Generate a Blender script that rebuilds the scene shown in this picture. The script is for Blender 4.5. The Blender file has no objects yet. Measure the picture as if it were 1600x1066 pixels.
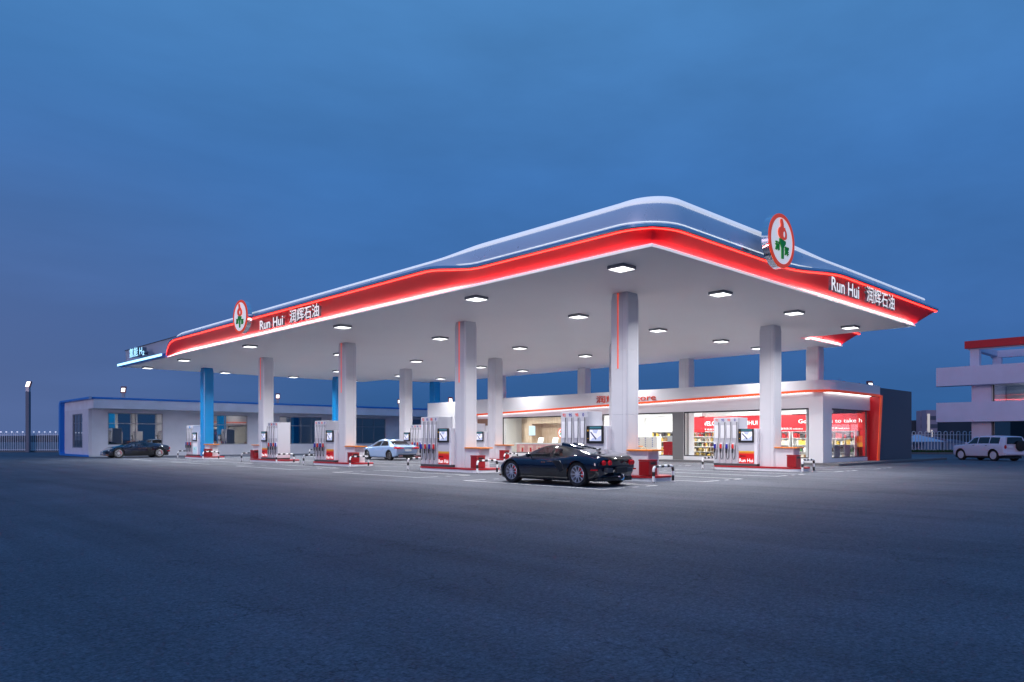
import bpy, math, random
from math import sin, cos, pi, radians as R
from mathutils import Vector, Matrix
random.seed(7)
S = bpy.context.scene
COL = S.collection
# ---- frame of the place: u runs along the long side of the canopy (world Y), v along its short side (world X)
HC = 1.45                     # eye height
AZ = R(43.7)
ZS = 6.65                     # soffit height
def CW(X, Z):                 # metres right of / ahead of the viewpoint -> (u, v)
    return (-X*sin(AZ)+Z*cos(AZ), X*cos(AZ)+Z*sin(AZ))

# ------------------------------------------------------------------ materials
MATS = {}
def mat(name, col, rough=.5, metal=0., emit=None, es=0., var=.0, vs=6., bump=0., bs=40., coat=0., alpha=None, spec=None):
    if name in MATS: return MATS[name]
    m = bpy.data.materials.new(name); m.use_nodes = True
    nt = m.node_tree; N = nt.nodes; L = nt.links
    b = N['Principled BSDF']
    c = tuple(col)+(1,)
    b.inputs['Base Color'].default_value = c
    b.inputs['Roughness'].default_value = rough
    b.inputs['Metallic'].default_value = metal
    if coat: b.inputs['Coat Weight'].default_value = coat; b.inputs['Coat Roughness'].default_value = .03
    if spec is not None: b.inputs['Specular IOR Level'].default_value = spec
    if emit is not None:
        b.inputs['Emission Color'].default_value = tuple(emit)+(1,)
        b.inputs['Emission Strength'].default_value = es
    if var or bump:
        tc = N.new('ShaderNodeTexCoord')
        n = N.new('ShaderNodeTexNoise'); n.inputs['Scale'].default_value = vs; n.inputs['Detail'].default_value = 6
        L.new(tc.outputs['Object'], n.inputs['Vector'])
        if var:
            r = N.new('ShaderNodeMapRange'); r.inputs[3].default_value = 1-var; r.inputs[4].default_value = 1+var
            r.inputs[1].default_value = .25; r.inputs[2].default_value = .75
            L.new(n.outputs['Fac'], r.inputs[0])
            mx = N.new('ShaderNodeVectorMath'); mx.operation = 'SCALE'
            mx.inputs[0].default_value = col
            L.new(r.outputs[0], mx.inputs['Scale']); L.new(mx.outputs[0], b.inputs['Base Color'])
            r2 = N.new('ShaderNodeMapRange'); r2.inputs[3].default_value = max(0, rough-.08); r2.inputs[4].default_value = min(1, rough+.1)
            L.new(n.outputs['Fac'], r2.inputs[0]); L.new(r2.outputs[0], b.inputs['Roughness'])
        if bump:
            n2 = N.new('ShaderNodeTexNoise'); n2.inputs['Scale'].default_value = bs; n2.inputs['Detail'].default_value = 5
            L.new(tc.outputs['Object'], n2.inputs['Vector'])
            bp = N.new('ShaderNodeBump'); bp.inputs['Strength'].default_value = bump; bp.inputs['Distance'].default_value = .02
            L.new(n2.outputs['Fac'], bp.inputs['Height']); L.new(bp.outputs[0], b.inputs['Normal'])
    MATS[name] = m
    return m
def glass(name, tint=(.9,.95,1), gloss=.12, rough=.02, trans=1., gmax=.9):
    """thin pane: see-through with a fresnel reflection"""
    if name in MATS: return MATS[name]
    m = bpy.data.materials.new(name); m.use_nodes = True
    nt = m.node_tree; N = nt.nodes; L = nt.links
    N.clear()
    o = N.new('ShaderNodeOutputMaterial'); mx = N.new('ShaderNodeMixShader'); t = N.new('ShaderNodeBsdfTransparent')
    g = N.new('ShaderNodeBsdfGlossy'); lw = N.new('ShaderNodeLayerWeight'); lw.inputs[0].default_value = .25
    t.inputs[0].default_value = tuple(c*trans for c in tint)+(1,); g.inputs['Roughness'].default_value = rough
    r = N.new('ShaderNodeMapRange'); r.inputs[3].default_value = gloss; r.inputs[4].default_value = gmax
    L.new(lw.outputs['Fresnel'], r.inputs[0]); L.new(r.outputs[0], mx.inputs[0])
    L.new(t.outputs[0], mx.inputs[1]); L.new(g.outputs[0], mx.inputs[2]); L.new(mx.outputs[0], o.inputs[0])
    MATS[name] = m
    return m
def wood(name, c1, c2):
    m = bpy.data.materials.new(name); m.use_nodes = True
    nt = m.node_tree; N = nt.nodes; L = nt.links; b = N['Principled BSDF']
    tc = N.new('ShaderNodeTexCoord'); mp = N.new('ShaderNodeMapping'); mp.inputs['Scale'].default_value = (6, 6, .5)
    n = N.new('ShaderNodeTexNoise'); n.inputs['Scale'].default_value = 2.2; n.inputs['Detail'].default_value = 8
    cr = N.new('ShaderNodeValToRGB'); cr.color_ramp.elements[0].position = .3; cr.color_ramp.elements[1].position = .7
    cr.color_ramp.elements[0].color = c1+(1,); cr.color_ramp.elements[1].color = c2+(1,)
    L.new(tc.outputs['Object'], mp.inputs[0]); L.new(mp.outputs[0], n.inputs['Vector']); L.new(n.outputs['Fac'], cr.inputs[0])
    L.new(cr.outputs[0], b.inputs['Base Color']); b.inputs['Roughness'].default_value = .45
    return m

WHITE = mat('white_cladding', (.67,.67,.705), .32, var=.03, vs=1.5)
SHOPW = mat('shop_white', (.78,.78,.80), .35, var=.02, vs=.7)
SOFFIT = mat('soffit_panel', (.94,.925,.90), .55, var=.015, vs=.4)
PLASTER = mat('white_plaster', (.70,.68,.72), .8, var=.06, vs=1.2, bump=.15, bs=30)
CONC = mat('grey_plaster', (.76,.765,.81), .85, var=.09, vs=.8, bump=.2, bs=20)
RED = mat('red_fascia', (.80,.010,.016), .34, coat=.15)
REDM = mat('red_paint', (.50,.006,.014), .4, var=.05)
REDDK = mat('dark_red_metal', (.30,.004,.008), .35, coat=.3)
ORANGE = mat('orange_line', (.85,.09,.02), .4, emit=(1,.10,.02), es=.25)
ORTOP = mat('orange_laminate', (.80,.25,.03), .35)
SILVER = mat('silver_panel', (.62,.66,.74), .22, metal=.75, var=.03, vs=1.0)
CROWN = mat('crown_panel', (.80,.85,.93), .28, metal=.35, var=.03, vs=.8)
CHROME = mat('chrome', (.75,.76,.8), .12, metal=1)
STEEL = mat('brushed_steel', (.33,.34,.38), .35, metal=.9)
LED = mat('led_white', (1,1,1), .5, emit=(1,.98,.96), es=30)
LEDR = mat('led_red', (1,.3,.2), .5, emit=(1,.05,.03), es=3.0)
LEDB = mat('led_cyan', (.6,.9,1), .5, emit=(.35,.75,1), es=2.2)
LAMP = mat('lamp_diffuser', (1,1,1), .5, emit=(1,1,1), es=3)
DARK = mat('dark_housing', (.06,.065,.075), .5)
BLACK = mat('black_plastic', (.012,.012,.014), .4)
RUBBER = mat('rubber', (.012,.012,.013), .75, bump=.2, bs=60)
BLUE = mat('blue_cladding', (.003,.26,.62), .35, coat=.2)
BLUE2 = mat('blue_trim', (.01,.21,.68), .4)
DKGREY = mat('dark_grey_panel', (.10,.115,.145), .6, var=.05)
KERB = mat('plinth_stone', (.14,.14,.15), .7, var=.1, vs=3, bump=.1)
GREY = mat('grey_metal', (.38,.38,.42), .4, metal=.2)
LGREY = mat('light_grey_panel', (.60,.60,.64), .4)
WHITEP = mat('white_paint_marking', (.62,.62,.62), .7, var=.25, vs=9)
TRED = mat('sign_red', (.75,.03,.015), .4)
FRAME = mat('window_frame', (.05,.05,.055), .4)
MFRAME = mat('aluminium_frame', (.32,.32,.35), .4, metal=.5)
GLASS = glass('shop_glass', (.97,.99,.98), .03, gmax=.22)
DGLASS = glass('dark_glass', (.10,.13,.22), .38, .015)
WOOD = wood('pale_wood', (.50,.36,.24), (.66,.52,.38))
GOLD = mat('yellow_goods', (.75,.50,.08), .5)

# ------------------------------------------------------------------ mesh helpers
class MB:
    def __init__(s): s.v=[]; s.f=[]; s.m=[]
    def add(s, vs, fs, m=0):
        o=len(s.v); s.v+= [tuple(p) for p in vs]
        for f in fs: s.f.append(tuple(i+o for i in f)); s.m.append(m)
    def box(s, x0,x1,y0,y1,z0,z1,m=0):
        x0,x1=sorted((x0,x1)); y0,y1=sorted((y0,y1)); z0,z1=sorted((z0,z1))
        s.add([(x0,y0,z0),(x1,y0,z0),(x1,y1,z0),(x0,y1,z0),(x0,y0,z1),(x1,y0,z1),(x1,y1,z1),(x0,y1,z1)],
              [(3,2,1,0),(4,5,6,7),(0,1,5,4),(1,2,6,5),(2,3,7,6),(3,0,4,7)],m)
    def ub(s, u0,u1,v0,v1,z0,z1,m=0): s.box(v0,v1,u0,u1,z0,z1,m)      # box in (u, v, z)
    def prism(s, poly, z0, z1, m=0, axis='z'):
        """polygon extruded along an axis; poly in the other two coordinates"""
        n=len(poly)
        def P(a,b,c): return {'z':(a,b,c),'y':(a,c,b),'x':(c,a,b)}[axis]
        vs=[P(a,b,z0) for a,b in poly]+[P(a,b,z1) for a,b in poly]
        fs=[tuple(reversed(range(n))),tuple(range(n,2*n))]+[(i,(i+1)%n,(i+1)%n+n,i+n) for i in range(n)]
        s.add(vs,fs,m)
    def tube(s, pts, r, n=8, m=0, rs=None):
        pts=[Vector(p) for p in pts]; k=len(pts); rings=[]
        prev=None
        for i,p in enumerate(pts):
            d=(pts[min(i+1,k-1)]-pts[max(i-1,0)]).normalized()
            if prev is None:
                a=d.orthogonal().normalized()
            else:
                a=(prev-d*prev.dot(d)).normalized()
            prev=a; b=d.cross(a); rr=rs[i] if rs else r
            rings.append([p+(a*cos(2*pi*j/n)+b*sin(2*pi*j/n))*rr for j in range(n)])
        vs=[q for ring in rings for q in ring]; fs=[]
        for i in range(k-1):
            for j in range(n): fs.append((i*n+j,i*n+(j+1)%n,(i+1)*n+(j+1)%n,(i+1)*n+j))
        fs.append(tuple(reversed(range(n)))); fs.append(tuple((k-1)*n+j for j in range(n)))
        s.add(vs,fs,m)
    def lathe(s, prof, c, axis='y', n=32, m=0, closed=False):
        """prof: (radius, along-axis) pairs round the axis through c"""
        vs=[];fs=[];k=len(prof)
        for i in range(n):
            a=2*pi*i/n
            for r,h in prof:
                p={'y':(r*cos(a),h,r*sin(a)),'z':(r*cos(a),r*sin(a),h),'x':(h,r*cos(a),r*sin(a))}[axis]
                vs.append((p[0]+c[0],p[1]+c[1],p[2]+c[2]))
        for i in range(n):
            j=(i+1)%n
            for q in range(k-1 if not closed else k):
                q2=(q+1)%k
                fs.append((i*k+q,i*k+q2,j*k+q2,j*k+q))
        s.add(vs,fs,m)
    def grid(s, rows, m=0, closed=False):
        n=len(rows[0]); vs=[p for r in rows for p in r]; fs=[]
        for i in range(len(rows)-1):
            for j in range(n if closed else n-1):
                j2=(j+1)%n
                fs.append((i*n+j,i*n+j2,(i+1)*n+j2,(i+1)*n+j))
        s.add(vs,fs,m)
    def obj(s, name, mats, parent=None, smooth=False, bevel=0., seg=2):
        me=bpy.data.meshes.new(name); me.from_pydata(s.v,[],s.f)
        for m in (mats if isinstance(mats,(list,tuple)) else [mats]): me.materials.append(m)
        me.polygons.foreach_set('material_index', s.m)
        if smooth: me.polygons.foreach_set('use_smooth',[True]*len(s.f))
        me.validate(); me.update()
        o=bpy.data.objects.new(name,me); COL.objects.link(o)
        if parent is not None: o.parent=parent
        if bevel:
            b=o.modifiers.new('bevel','BEVEL'); b.width=bevel; b.segments=seg; b.limit_method='ANGLE'; b.angle_limit=R(40)
        if smooth:
            try:
                import bmesh
                bm=bmesh.new(); bm.from_mesh(me)
                bmesh.ops.recalc_face_normals(bm,faces=bm.faces)
                for e in bm.edges:
                    if len(e.link_faces)==2 and e.calc_face_angle(0)>R(38): e.smooth=False
                bm.to_mesh(me); bm.free()
            except Exception as ex: print(ex)
        return o
def tag(o, label=None, cat=None, group=None, kind=None):
    if label: o['label']=label
    if cat: o['category']=cat
    if group: o['group']=group
    if kind: o['kind']=kind
    return o
def empty(name, loc=(0,0,0), rz=0., label=None, cat=None, group=None):
    o=bpy.data.objects.new(name,None); COL.objects.link(o); o.location=loc; o.rotation_euler=(0,0,rz); o.empty_display_size=.3
    return tag(o,label,cat,group)
def dup(o, parent=None):
    c=o.copy(); COL.objects.link(c)
    if parent is not None: c.parent=parent
    for ch in [x for x in bpy.data.objects if x.parent==o and x is not c]: dup(ch,c)
    return c
def dup_at(root, loc, rz, label, group=None):
    c=dup(root); c.location=loc; c.rotation_euler=(0,0,rz); c['label']=label
    if group: c['group']=group
    return c
def text_mesh(body, width=None, height=None, extrude=.01, bold=0.):
    """flat lettering in the local xz plane, facing -y, starting at the origin"""
    cu=bpy.data.curves.new('lettering','FONT'); cu.body=body; cu.extrude=extrude; cu.offset=bold; cu.resolution_u=4
    t=bpy.data.objects.new('tmp',cu); COL.objects.link(t)
    dg=bpy.context.evaluated_depsgraph_get(); dg.update()
    me=bpy.data.meshes.new_from_object(t.evaluated_get(dg)); bpy.data.objects.remove(t); bpy.data.curves.remove(cu)
    xs=[v.co.x for v in me.vertices]; ys=[v.co.y for v in me.vertices]
    x0,x1,y0,y1=min(xs),max(xs),min(ys),max(ys)
    sy=height/(y1-y0) if height else 1; sx=width/(x1-x0) if width else sy
    if not height: sy=sx
    for v in me.vertices: v.co=Vector(((v.co.x-x0)*sx, -v.co.z, (v.co.y-y0)*sy))
    me.update()
    return me
def text(name, body, loc, rz, mats, width=None, height=None, extrude=.01, bold=0., parent=None):
    me=text_mesh(body,width,height,extrude,bold); me.materials.clear()
    for m in (mats if isinstance(mats,(list,tuple)) else [mats]): me.materials.append(m)
    if isinstance(mats,(list,tuple)) and len(mats)>1:
        for p in me.polygons: p.material_index = 0 if p.normal.y<-.7 else 1
    o=bpy.data.objects.new(name,me); COL.objects.link(o); o.location=loc; o.rotation_euler=(0,0,rz)
    if parent is not None: o.parent=parent
    return o
FV=-pi/2      # things facing -v : local x runs to -u
FU=0.         # things facing -u : local x runs to +v
#%%WORLD
# ------------------------------------------------------------------ world, lights, camera
W=bpy.data.worlds.new('World'); S.world=W; W.use_nodes=True
nt=W.node_tree; N=nt.nodes; L=nt.links; N.clear()
out=N.new('ShaderNodeOutputWorld'); bg=N.new('ShaderNodeBackground'); L.new(bg.outputs[0],out.inputs[0])
tc=N.new('ShaderNodeTexCoord'); sep=N.new('ShaderNodeSeparateXYZ'); L.new(tc.outputs['Generated'],sep.inputs[0])
el=N.new('ShaderNodeMath'); el.operation='ARCSINE'; L.new(sep.outputs['Z'],el.inputs[0])
ramp=N.new('ShaderNodeValToRGB'); cr=ramp.color_ramp
mr=N.new('ShaderNodeMapRange'); mr.inputs[1].default_value=-.1; mr.inputs[2].default_value=1.57; L.new(el.outputs[0],mr.inputs[0]); L.new(mr.outputs[0],ramp.inputs[0])
def lin(r,g,b):
    f=lambda c:(c/255/12.92) if c<=10 else ((c/255+.055)/1.055)**2.4
    return (f(r),f(g),f(b),1)
stops=[(0,lin(42,86,136)),(.07,lin(46,95,152)),(.14,lin(60,104,166)),(.26,lin(64,117,182)),(.365,lin(74,130,190)),(.44,lin(78,132,188)),(.6,lin(76,136,202)),(1,lin(84,142,212))]
cr.elements[0].position=0; cr.elements[0].color=stops[0][1]; cr.elements[1].position=1; cr.elements[1].color=stops[-1][1]
for p,c in stops[1:-1]:
    e=cr.elements.new(p); e.color=c
# dusk glow low on the left side of the view
vm=N.new('ShaderNodeVectorMath'); vm.operation='DOT_PRODUCT'; L.new(tc.outputs['Generated'],vm.inputs[0])
lu,lv=CW(-.80,.60); vm.inputs[1].default_value=(lv,lu,0)
g1=N.new('ShaderNodeMapRange'); g1.inputs[1].default_value=.70; g1.inputs[2].default_value=1.0; g1.interpolation_type='SMOOTHSTEP'; L.new(vm.outputs['Value'],g1.inputs[0])
g2=N.new('ShaderNodeMapRange'); g2.inputs[1].default_value=.42; g2.inputs[2].default_value=.03; L.new(el.outputs[0],g2.inputs[0])
gm=N.new('ShaderNodeMath'); gm.operation='MULTIPLY'; L.new(g1.outputs[0],gm.inputs[0]); L.new(g2.outputs[0],gm.inputs[1])
gm2=N.new('ShaderNodeMath'); gm2.operation='MULTIPLY'; gm2.inputs[1].default_value=.62; L.new(gm.outputs[0],gm2.inputs[0])
mix=N.new('ShaderNodeMix'); mix.data_type='RGBA'; L.new(gm2.outputs[0],mix.inputs[0]); L.new(ramp.outputs[0],mix.inputs[6]); mix.inputs[7].default_value=lin(104,118,166)
# thin streaks of high cloud
mp=N.new('ShaderNodeMapping'); mp.inputs['Rotation'].default_value=(R(20),R(-14),R(-43.7)); mp.inputs['Scale'].default_value=(1.0,3.2,7)
ns=N.new('ShaderNodeTexNoise'); ns.inputs['Scale'].default_value=.8; ns.inputs['Detail'].default_value=7; ns.inputs['Roughness'].default_value=.55
L.new(tc.outputs['Generated'],mp.inputs[0]); L.new(mp.outputs[0],ns.inputs['Vector'])
nr=N.new('ShaderNodeMapRange'); nr.inputs[1].default_value=.35; nr.inputs[2].default_value=.72; nr.inputs[3].default_value=.86; nr.inputs[4].default_value=1.15; L.new(ns.outputs['Fac'],nr.inputs[0])
sc=N.new('ShaderNodeVectorMath'); sc.operation='SCALE'; L.new(mix.outputs[2],sc.inputs[0]); L.new(nr.outputs[0],sc.inputs['Scale'])
# a little of the physical dusk sky under it
sky=N.new('ShaderNodeTexSky'); sky.sky_type='NISHITA'; sky.sun_disc=False; sky.sun_elevation=R(1.0); sky.sun_rotation=R(200); sky.dust_density=.5
sk=N.new('ShaderNodeVectorMath'); sk.operation='SCALE'; L.new(sky.outputs[0],sk.inputs[0]); sk.inputs['Scale'].default_value=.002
ad=N.new('ShaderNodeVectorMath'); ad.operation='ADD'; L.new(sc.outputs[0],ad.inputs[0]); L.new(sk.outputs[0],ad.inputs[1])
L.new(ad.outputs[0],bg.inputs[0]); bg.inputs[1].default_value=1.0
# last glow of the day, behind the viewpoint
sl=bpy.data.lights.new('dusk_sun','SUN'); sl.energy=.95; sl.angle=R(26); sl.color=(1,.78,.92)
so=bpy.data.objects.new('dusk_sun',sl); COL.objects.link(so)
du,dv=CW(.5,.87); d=Vector((dv,du,-.06)).normalized(); so.rotation_euler=d.to_track_quat('-Z','Y').to_euler()
cam=bpy.data.cameras.new('camera'); co=bpy.data.objects.new('camera',cam); COL.objects.link(co)
co.location=(0,0,HC); co.rotation_euler=(R(90),0,-AZ - 0*pi)
# forward must be (v,u)=(sin AZ, cos AZ)
cam.sensor_width=36; cam.lens=1148/1600*36; cam.shift_y=(686-533)/1600; cam.clip_end=3000; cam.clip_start=.1
S.camera=co
S.view_settings.view_transform='Standard'; S.view_settings.look='None'; S.view_settings.exposure=0; S.view_settings.gamma=1
S.cycles.use_denoising=True; S.cycles.max_bounces=8; S.cycles.diffuse_bounces=5; S.cycles.transparent_max_bounces=16
S.cycles.sample_clamp_indirect=6; S.cycles.caustics_reflective=False; S.cycles.caustics_refractive=False
S.cycles.use_light_tree=True
#%%GROUND
# ------------------------------------------------------------------ ground
def asphalt():
    m=bpy.data.materials.new('asphalt'); m.use_nodes=True; nt=m.node_tree; N=nt.nodes; L=nt.links; b=N['Principled BSDF']
    tc=N.new('ShaderNodeTexCoord')
    def noise(s,d=6,rg=.6):
        n=N.new('ShaderNodeTexNoise'); n.inputs['Scale'].default_value=s; n.inputs['Detail'].default_value=d; n.inputs['Roughness'].default_value=rg
        L.new(tc.outputs['Object'],n.inputs['Vector']); return n
    def rng(src,a,b_,c,d):
        r=N.new('ShaderNodeMapRange'); r.inputs[1].default_value=a; r.inputs[2].default_value=b_; r.inputs[3].default_value=c; r.inputs[4].default_value=d
        L.new(src,r.inputs[0]); return r.outputs[0]
    def mul(a,b_):
        r=N.new('ShaderNodeMath'); r.operation='MULTIPLY'; L.new(a,r.inputs[0]); L.new(b_,r.inputs[1]); return r.outputs[0]
    fine=noise(38,3,.7); mid=noise(4.5,5); big=noise(.22,4); 
    # cracks: warped cell borders, kept only in patches
    wn=noise(1.6,4); wv=N.new('ShaderNodeVectorMath'); wv.operation='SCALE'; L.new(wn.outputs['Color'],wv.inputs[0]); wv.inputs['Scale'].default_value=.9
    wa=N.new('ShaderNodeVectorMath'); wa.operation='ADD'; L.new(tc.outputs['Object'],wa.inputs[0]); L.new(wv.outputs[0],wa.inputs[1])
    def crack(scale,w):
        v=N.new('ShaderNodeTexVoronoi'); v.feature='DISTANCE_TO_EDGE'; v.inputs['Scale'].default_value=scale; L.new(wa.outputs[0],v.inputs['Vector'])
        return rng(v.outputs['Distance'],0,w,1,0)
    pn=noise(.55,3); patch=rng(pn.outputs['Fac'],.50,.60,0,1)
    pn2=noise(.9,3); 
    c1=mul(crack(1.7,.016),patch); c2=mul(crack(.62,.008),rng(noise(.35,2).outputs['Fac'],.45,.55,0,1))
    cm=N.new('ShaderNodeMath'); cm.operation='MAXIMUM'; L.new(c1,cm.inputs[0]); L.new(c2,cm.inputs[1])
    k=mul(rng(fine.outputs['Fac'],.3,.7,.48,1.52),mul(rng(mid.outputs['Fac'],.3,.7,.86,1.14),rng(big.outputs['Fac'],.3,.7,.78,1.16)))
    k=mul(k,rng(cm.outputs[0],0,1,1,.5)); g14=noise(15,3,.65); k=mul(k,rng(g14.outputs['Fac'],.32,.68,.72,1.28))
    tm=N.new('ShaderNodeMapping'); tm.inputs['Scale'].default_value=(1.1,.09,1); L.new(tc.outputs['Object'],tm.inputs[0])
    tn=N.new('ShaderNodeTexNoise'); tn.inputs['Scale'].default_value=1.2; tn.inputs['Detail'].default_value=4; L.new(tm.outputs[0],tn.inputs['Vector'])
    k=mul(k,rng(tn.outputs['Fac'],.34,.60,.80,1.04))
    spk=noise(95,2,.5); 
    k=mul(k,rng(spk.outputs['Fac'],.66,.74,1,1.7))
    s=N.new('ShaderNodeVectorMath'); s.operation='SCALE'; s.inputs[0].default_value=(.114,.124,.152); L.new(k,s.inputs['Scale']); L.new(s.outputs[0],b.inputs['Base Color'])
    L.new(rng(mid.outputs['Fac'],.3,.7,.62,.85),b.inputs['Roughness'])
    h=N.new('ShaderNodeMath'); h.operation='SUBTRACT'; L.new(fine.outputs['Fac'],h.inputs[0]); L.new(cm.outputs[0],h.inputs[1])
    bp=N.new('ShaderNodeBump'); bp.inputs['Strength'].default_value=.55; bp.inputs['Distance'].default_value=.012; L.new(h.outputs[0],bp.inputs['Height']); L.new(bp.outputs[0],b.inputs['Normal'])
    b.inputs['Specular IOR Level'].default_value=.25
    return m
m=MB(); m.add([(-700,-700,0),(900,-700,0),(900,900,0),(-700,900,0)],[(0,1,2,3)])
tag(m.obj('ground',asphalt()),kind='structure')
# lane markings: bays either side of the islands
UC=[15.9,24.75,34.74,44.6,54.3]         # column rows along u
VR=[20.8,31.7,40.9]
m=MB(); z=.004; w=.10
def lu_(u0,u1,v): m.ub(u0,u1,v-w/2,v+w/2,z,z+.001)
def lv_(v0,v1,u): m.ub(u-w/2,u+w/2,v0+w/2+.002,v1-w/2-.002,z,z+.001)
for v0,v1 in ((16.45,19.0),(21.9,24.4),(27.0,29.5),(32.4,34.9),(37.0,39.2)):
    for k,uc in enumerate(UC):
        a=uc-2.45; b=a+6.2
        if v1<22 and k==0: a=13.35
        lu_(a,b,v0); lu_(a,b,v1)
        for uu in (a+w/2,b-w/2):
            d=v1-v0
            lv_(v0,v0+.40*d,uu); lv_(v0+.52*d,v0+.66*d,uu); lv_(v0+.78*d,v1,uu)
tag(m.obj('lane_markings',WHITEP),kind='structure')
# grass verge by the fence on the right and the kerb in front of it
gu,gv=CW(0,0)
def crect(name,X0,X1,Z0,Z1,z0,z1,mt,parent=None):
    q=MB(); P=[CW(X0,Z0),CW(X1,Z0),CW(X1,Z1),CW(X0,Z1)]
    q.prism([(v,u) for u,v in P],z0,z1); return q.obj(name,mt,parent)
GR=mat('grass_green',(.022,.06,.016),.9,var=.5,vs=8,bump=1,bs=30)
tag(crect('kerb',36,62,70.2,70.6,0,.16,KERB),kind='structure')
q=MB()
for i in range(5200):
    X=random.uniform(37,60); Z=random.uniform(70.9,77.2); h=random.uniform(.12,.26); a=random.uniform(0,pi); u,v=CW(X,Z); dx,dy=cos(a)*.09,sin(a)*.09
    q.add([(v-dx,u-dy,.1),(v+dx,u+dy,.1),(v+random.uniform(-.05,.05),u+random.uniform(-.05,.05),.12+h)],[(0,1,2)])
P=[CW(36.5,70.6),CW(61,70.6),CW(61,77.4),CW(36.5,77.4)]; q.prism([(v,u) for u,v in P],0,.14)
tag(q.obj('grass_verge',GR),kind='stuff')
# dark ground rise far away
HILL=mat('far_hill',(.045,.055,.075),.95,var=.3,vs=.02)
q=MB(); rows=[[],[]]
for i in range(121):
    X=-420+i*7; u,v=CW(X,330+25*sin(i*.21)); h=8.6+.7*sin(i*.37)+.6*sin(i*.83+1)+.4*random.random()
    if X<-150: h*=.35
    rows[0].append((v,u,-.5)); rows[1].append((v,u,h))
q.grid(rows)
rows=[rows[1],[(x+30*sin(AZ),y+30*cos(AZ),z*.8) for x,y,z in rows[1]]]; q.grid(rows)
tag(q.obj('hills',HILL),kind='structure')
#%%CANOPY
# ------------------------------------------------------------------ canopy
UA,UD=11.8,57.9; VA,VB=16.5,36.8; UN=17.15; VBACK=41.8; UN2=54.2; VN2=36.5
canopy=empty('station_canopy',(0,0,0),0,'long white filling station canopy with red fascia and silver crown on fifteen columns','canopy')
OUT=[(UA,VA),(UA,VB),(UN,VB),(UN,VBACK),(UN2,VBACK),(UN2,VN2),(UD,VN2),(UD,VA)]
m=MB(); m.prism([(v,u) for u,v in OUT],ZS,ZS+.25); m.obj('soffit',SOFFIT,canopy)
def inset(d): return [(UA+d,VA+d),(UA+d,VB-d),(UN+d,VB-d),(UN+d,VBACK-d),(UN2-d,VBACK-d),(UN2-d,VN2-d),(UD-d,VN2-d),(UD-d,VA+d)]
m=MB(); m.prism([(v,u) for u,v in inset(.25)],ZS+.26,ZS+1.0); m.obj('roof_deck',LGREY,canopy)
# fascia profiles (d outwards, h above the soffit)
RED_F=[(.03,.04),(.10,.12),(.20,.20),(.34,.32),(.50,.46),(.64,.58),(.76,.67),(.86,.73)]
RED_H=[(.03,.04),(.06,.12),(.11,.19),(.18,.26),(.27,.34),(.36,.41),(.44,.46),(.50,.50)]
LIP_F=[(.86,.735),(.885,.76),(.885,.83),(.865,.835),(.86,.80),(.56,.80)]
LIP_H=[(.50,.505),(.53,.53),(.535,.60),(.52,.605),(.515,.58),(.47,.58)]
CR_F=[(.56,.80),(.52,.87),(.49,.94),(.46,1.02),(.43,1.10),(.38,1.16),(.30,1.20),(.18,1.225),(.0,1.24)]
CR_H=[(.47,.58),(.465,.68),(.45,.82),(.43,.95),(.40,1.08),(.35,1.20),(.26,1.30),(.13,1.37),(.0,1.40)]
def sm(x): x=max(0,min(1,x)); return x*x*(3-2*x)
# path stations: (u, v, nu, nv, hump weight, extra crown height)
def stations():
    st=[]
    def hl(u): return 1-sm((u-18.3)/2.6)
    us=[45,43,40,37,34,31,28,25,23,22]+[21.2-.35*i for i in range(9)]+[18,17,16,15,14,13.2,12.8]
    for i in range(15):
        t=i/14; st.append((49.3-4.1*t,VA,0,-1,0,0,.06+.94*sin(pi/2*t)**1.1))
    for u in us: st.append((u,VA,0,-1,hl(u),0))
    for i in range(17):
        a=pi/2*i/16; st.append((None,a,-sin(a),-cos(a),1,.10*i/16))
    vs=[17.5,18.0,18.6,19.2,20,21,22,22.8]+[23.2+.4*i for i in range(12)]+[28.4,30,31.5,33,34.5,35.6]
    for v in vs: st.append((UA,v,-1,0,1-sm((v-23.3)/4.0),.10+.05*sm((v-23)/6)))
    st.append((UA,VB,-1,1,0,.15))
    st.append((14.5,VB,0,1,0,.15)); st.append((UN,VB,0,1,0,.1))
    return st
ST=stations()
def sweep(pf,ph,name,mt,stn,crown=False,back=None):
    m=MB(); rows=[]
    for (u,v,nu,nv,k,e,*sc_) in stn:
        row=[]; sc_=sc_[0] if sc_ else 1
        for (df,hf),(dh,hh) in zip(pf,ph):
            d=df*(1-k)+dh*k; h=hf*(1-k)+hh*k
            if crown:
                h+=e*max(0,(h-.62)/.6)
            d*=sc_; h=.03+(h-.03)*sc_
            if u is None:
                RC=.85; a=v; n_=max(sin(a),cos(a)); rho=sm((h-.12)/.5)
                k_=(1-rho)*RC/n_+rho*RC
                uu,vv=UA+RC-sin(a)*k_,VA+RC-cos(a)*k_
            else: uu,vv=u,v
            row.append((vv+nv*d,uu+nu*d,ZS+h))
        rows.append(row)
    m.grid(rows); return m.obj(name,mt,canopy,smooth=True)
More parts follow.
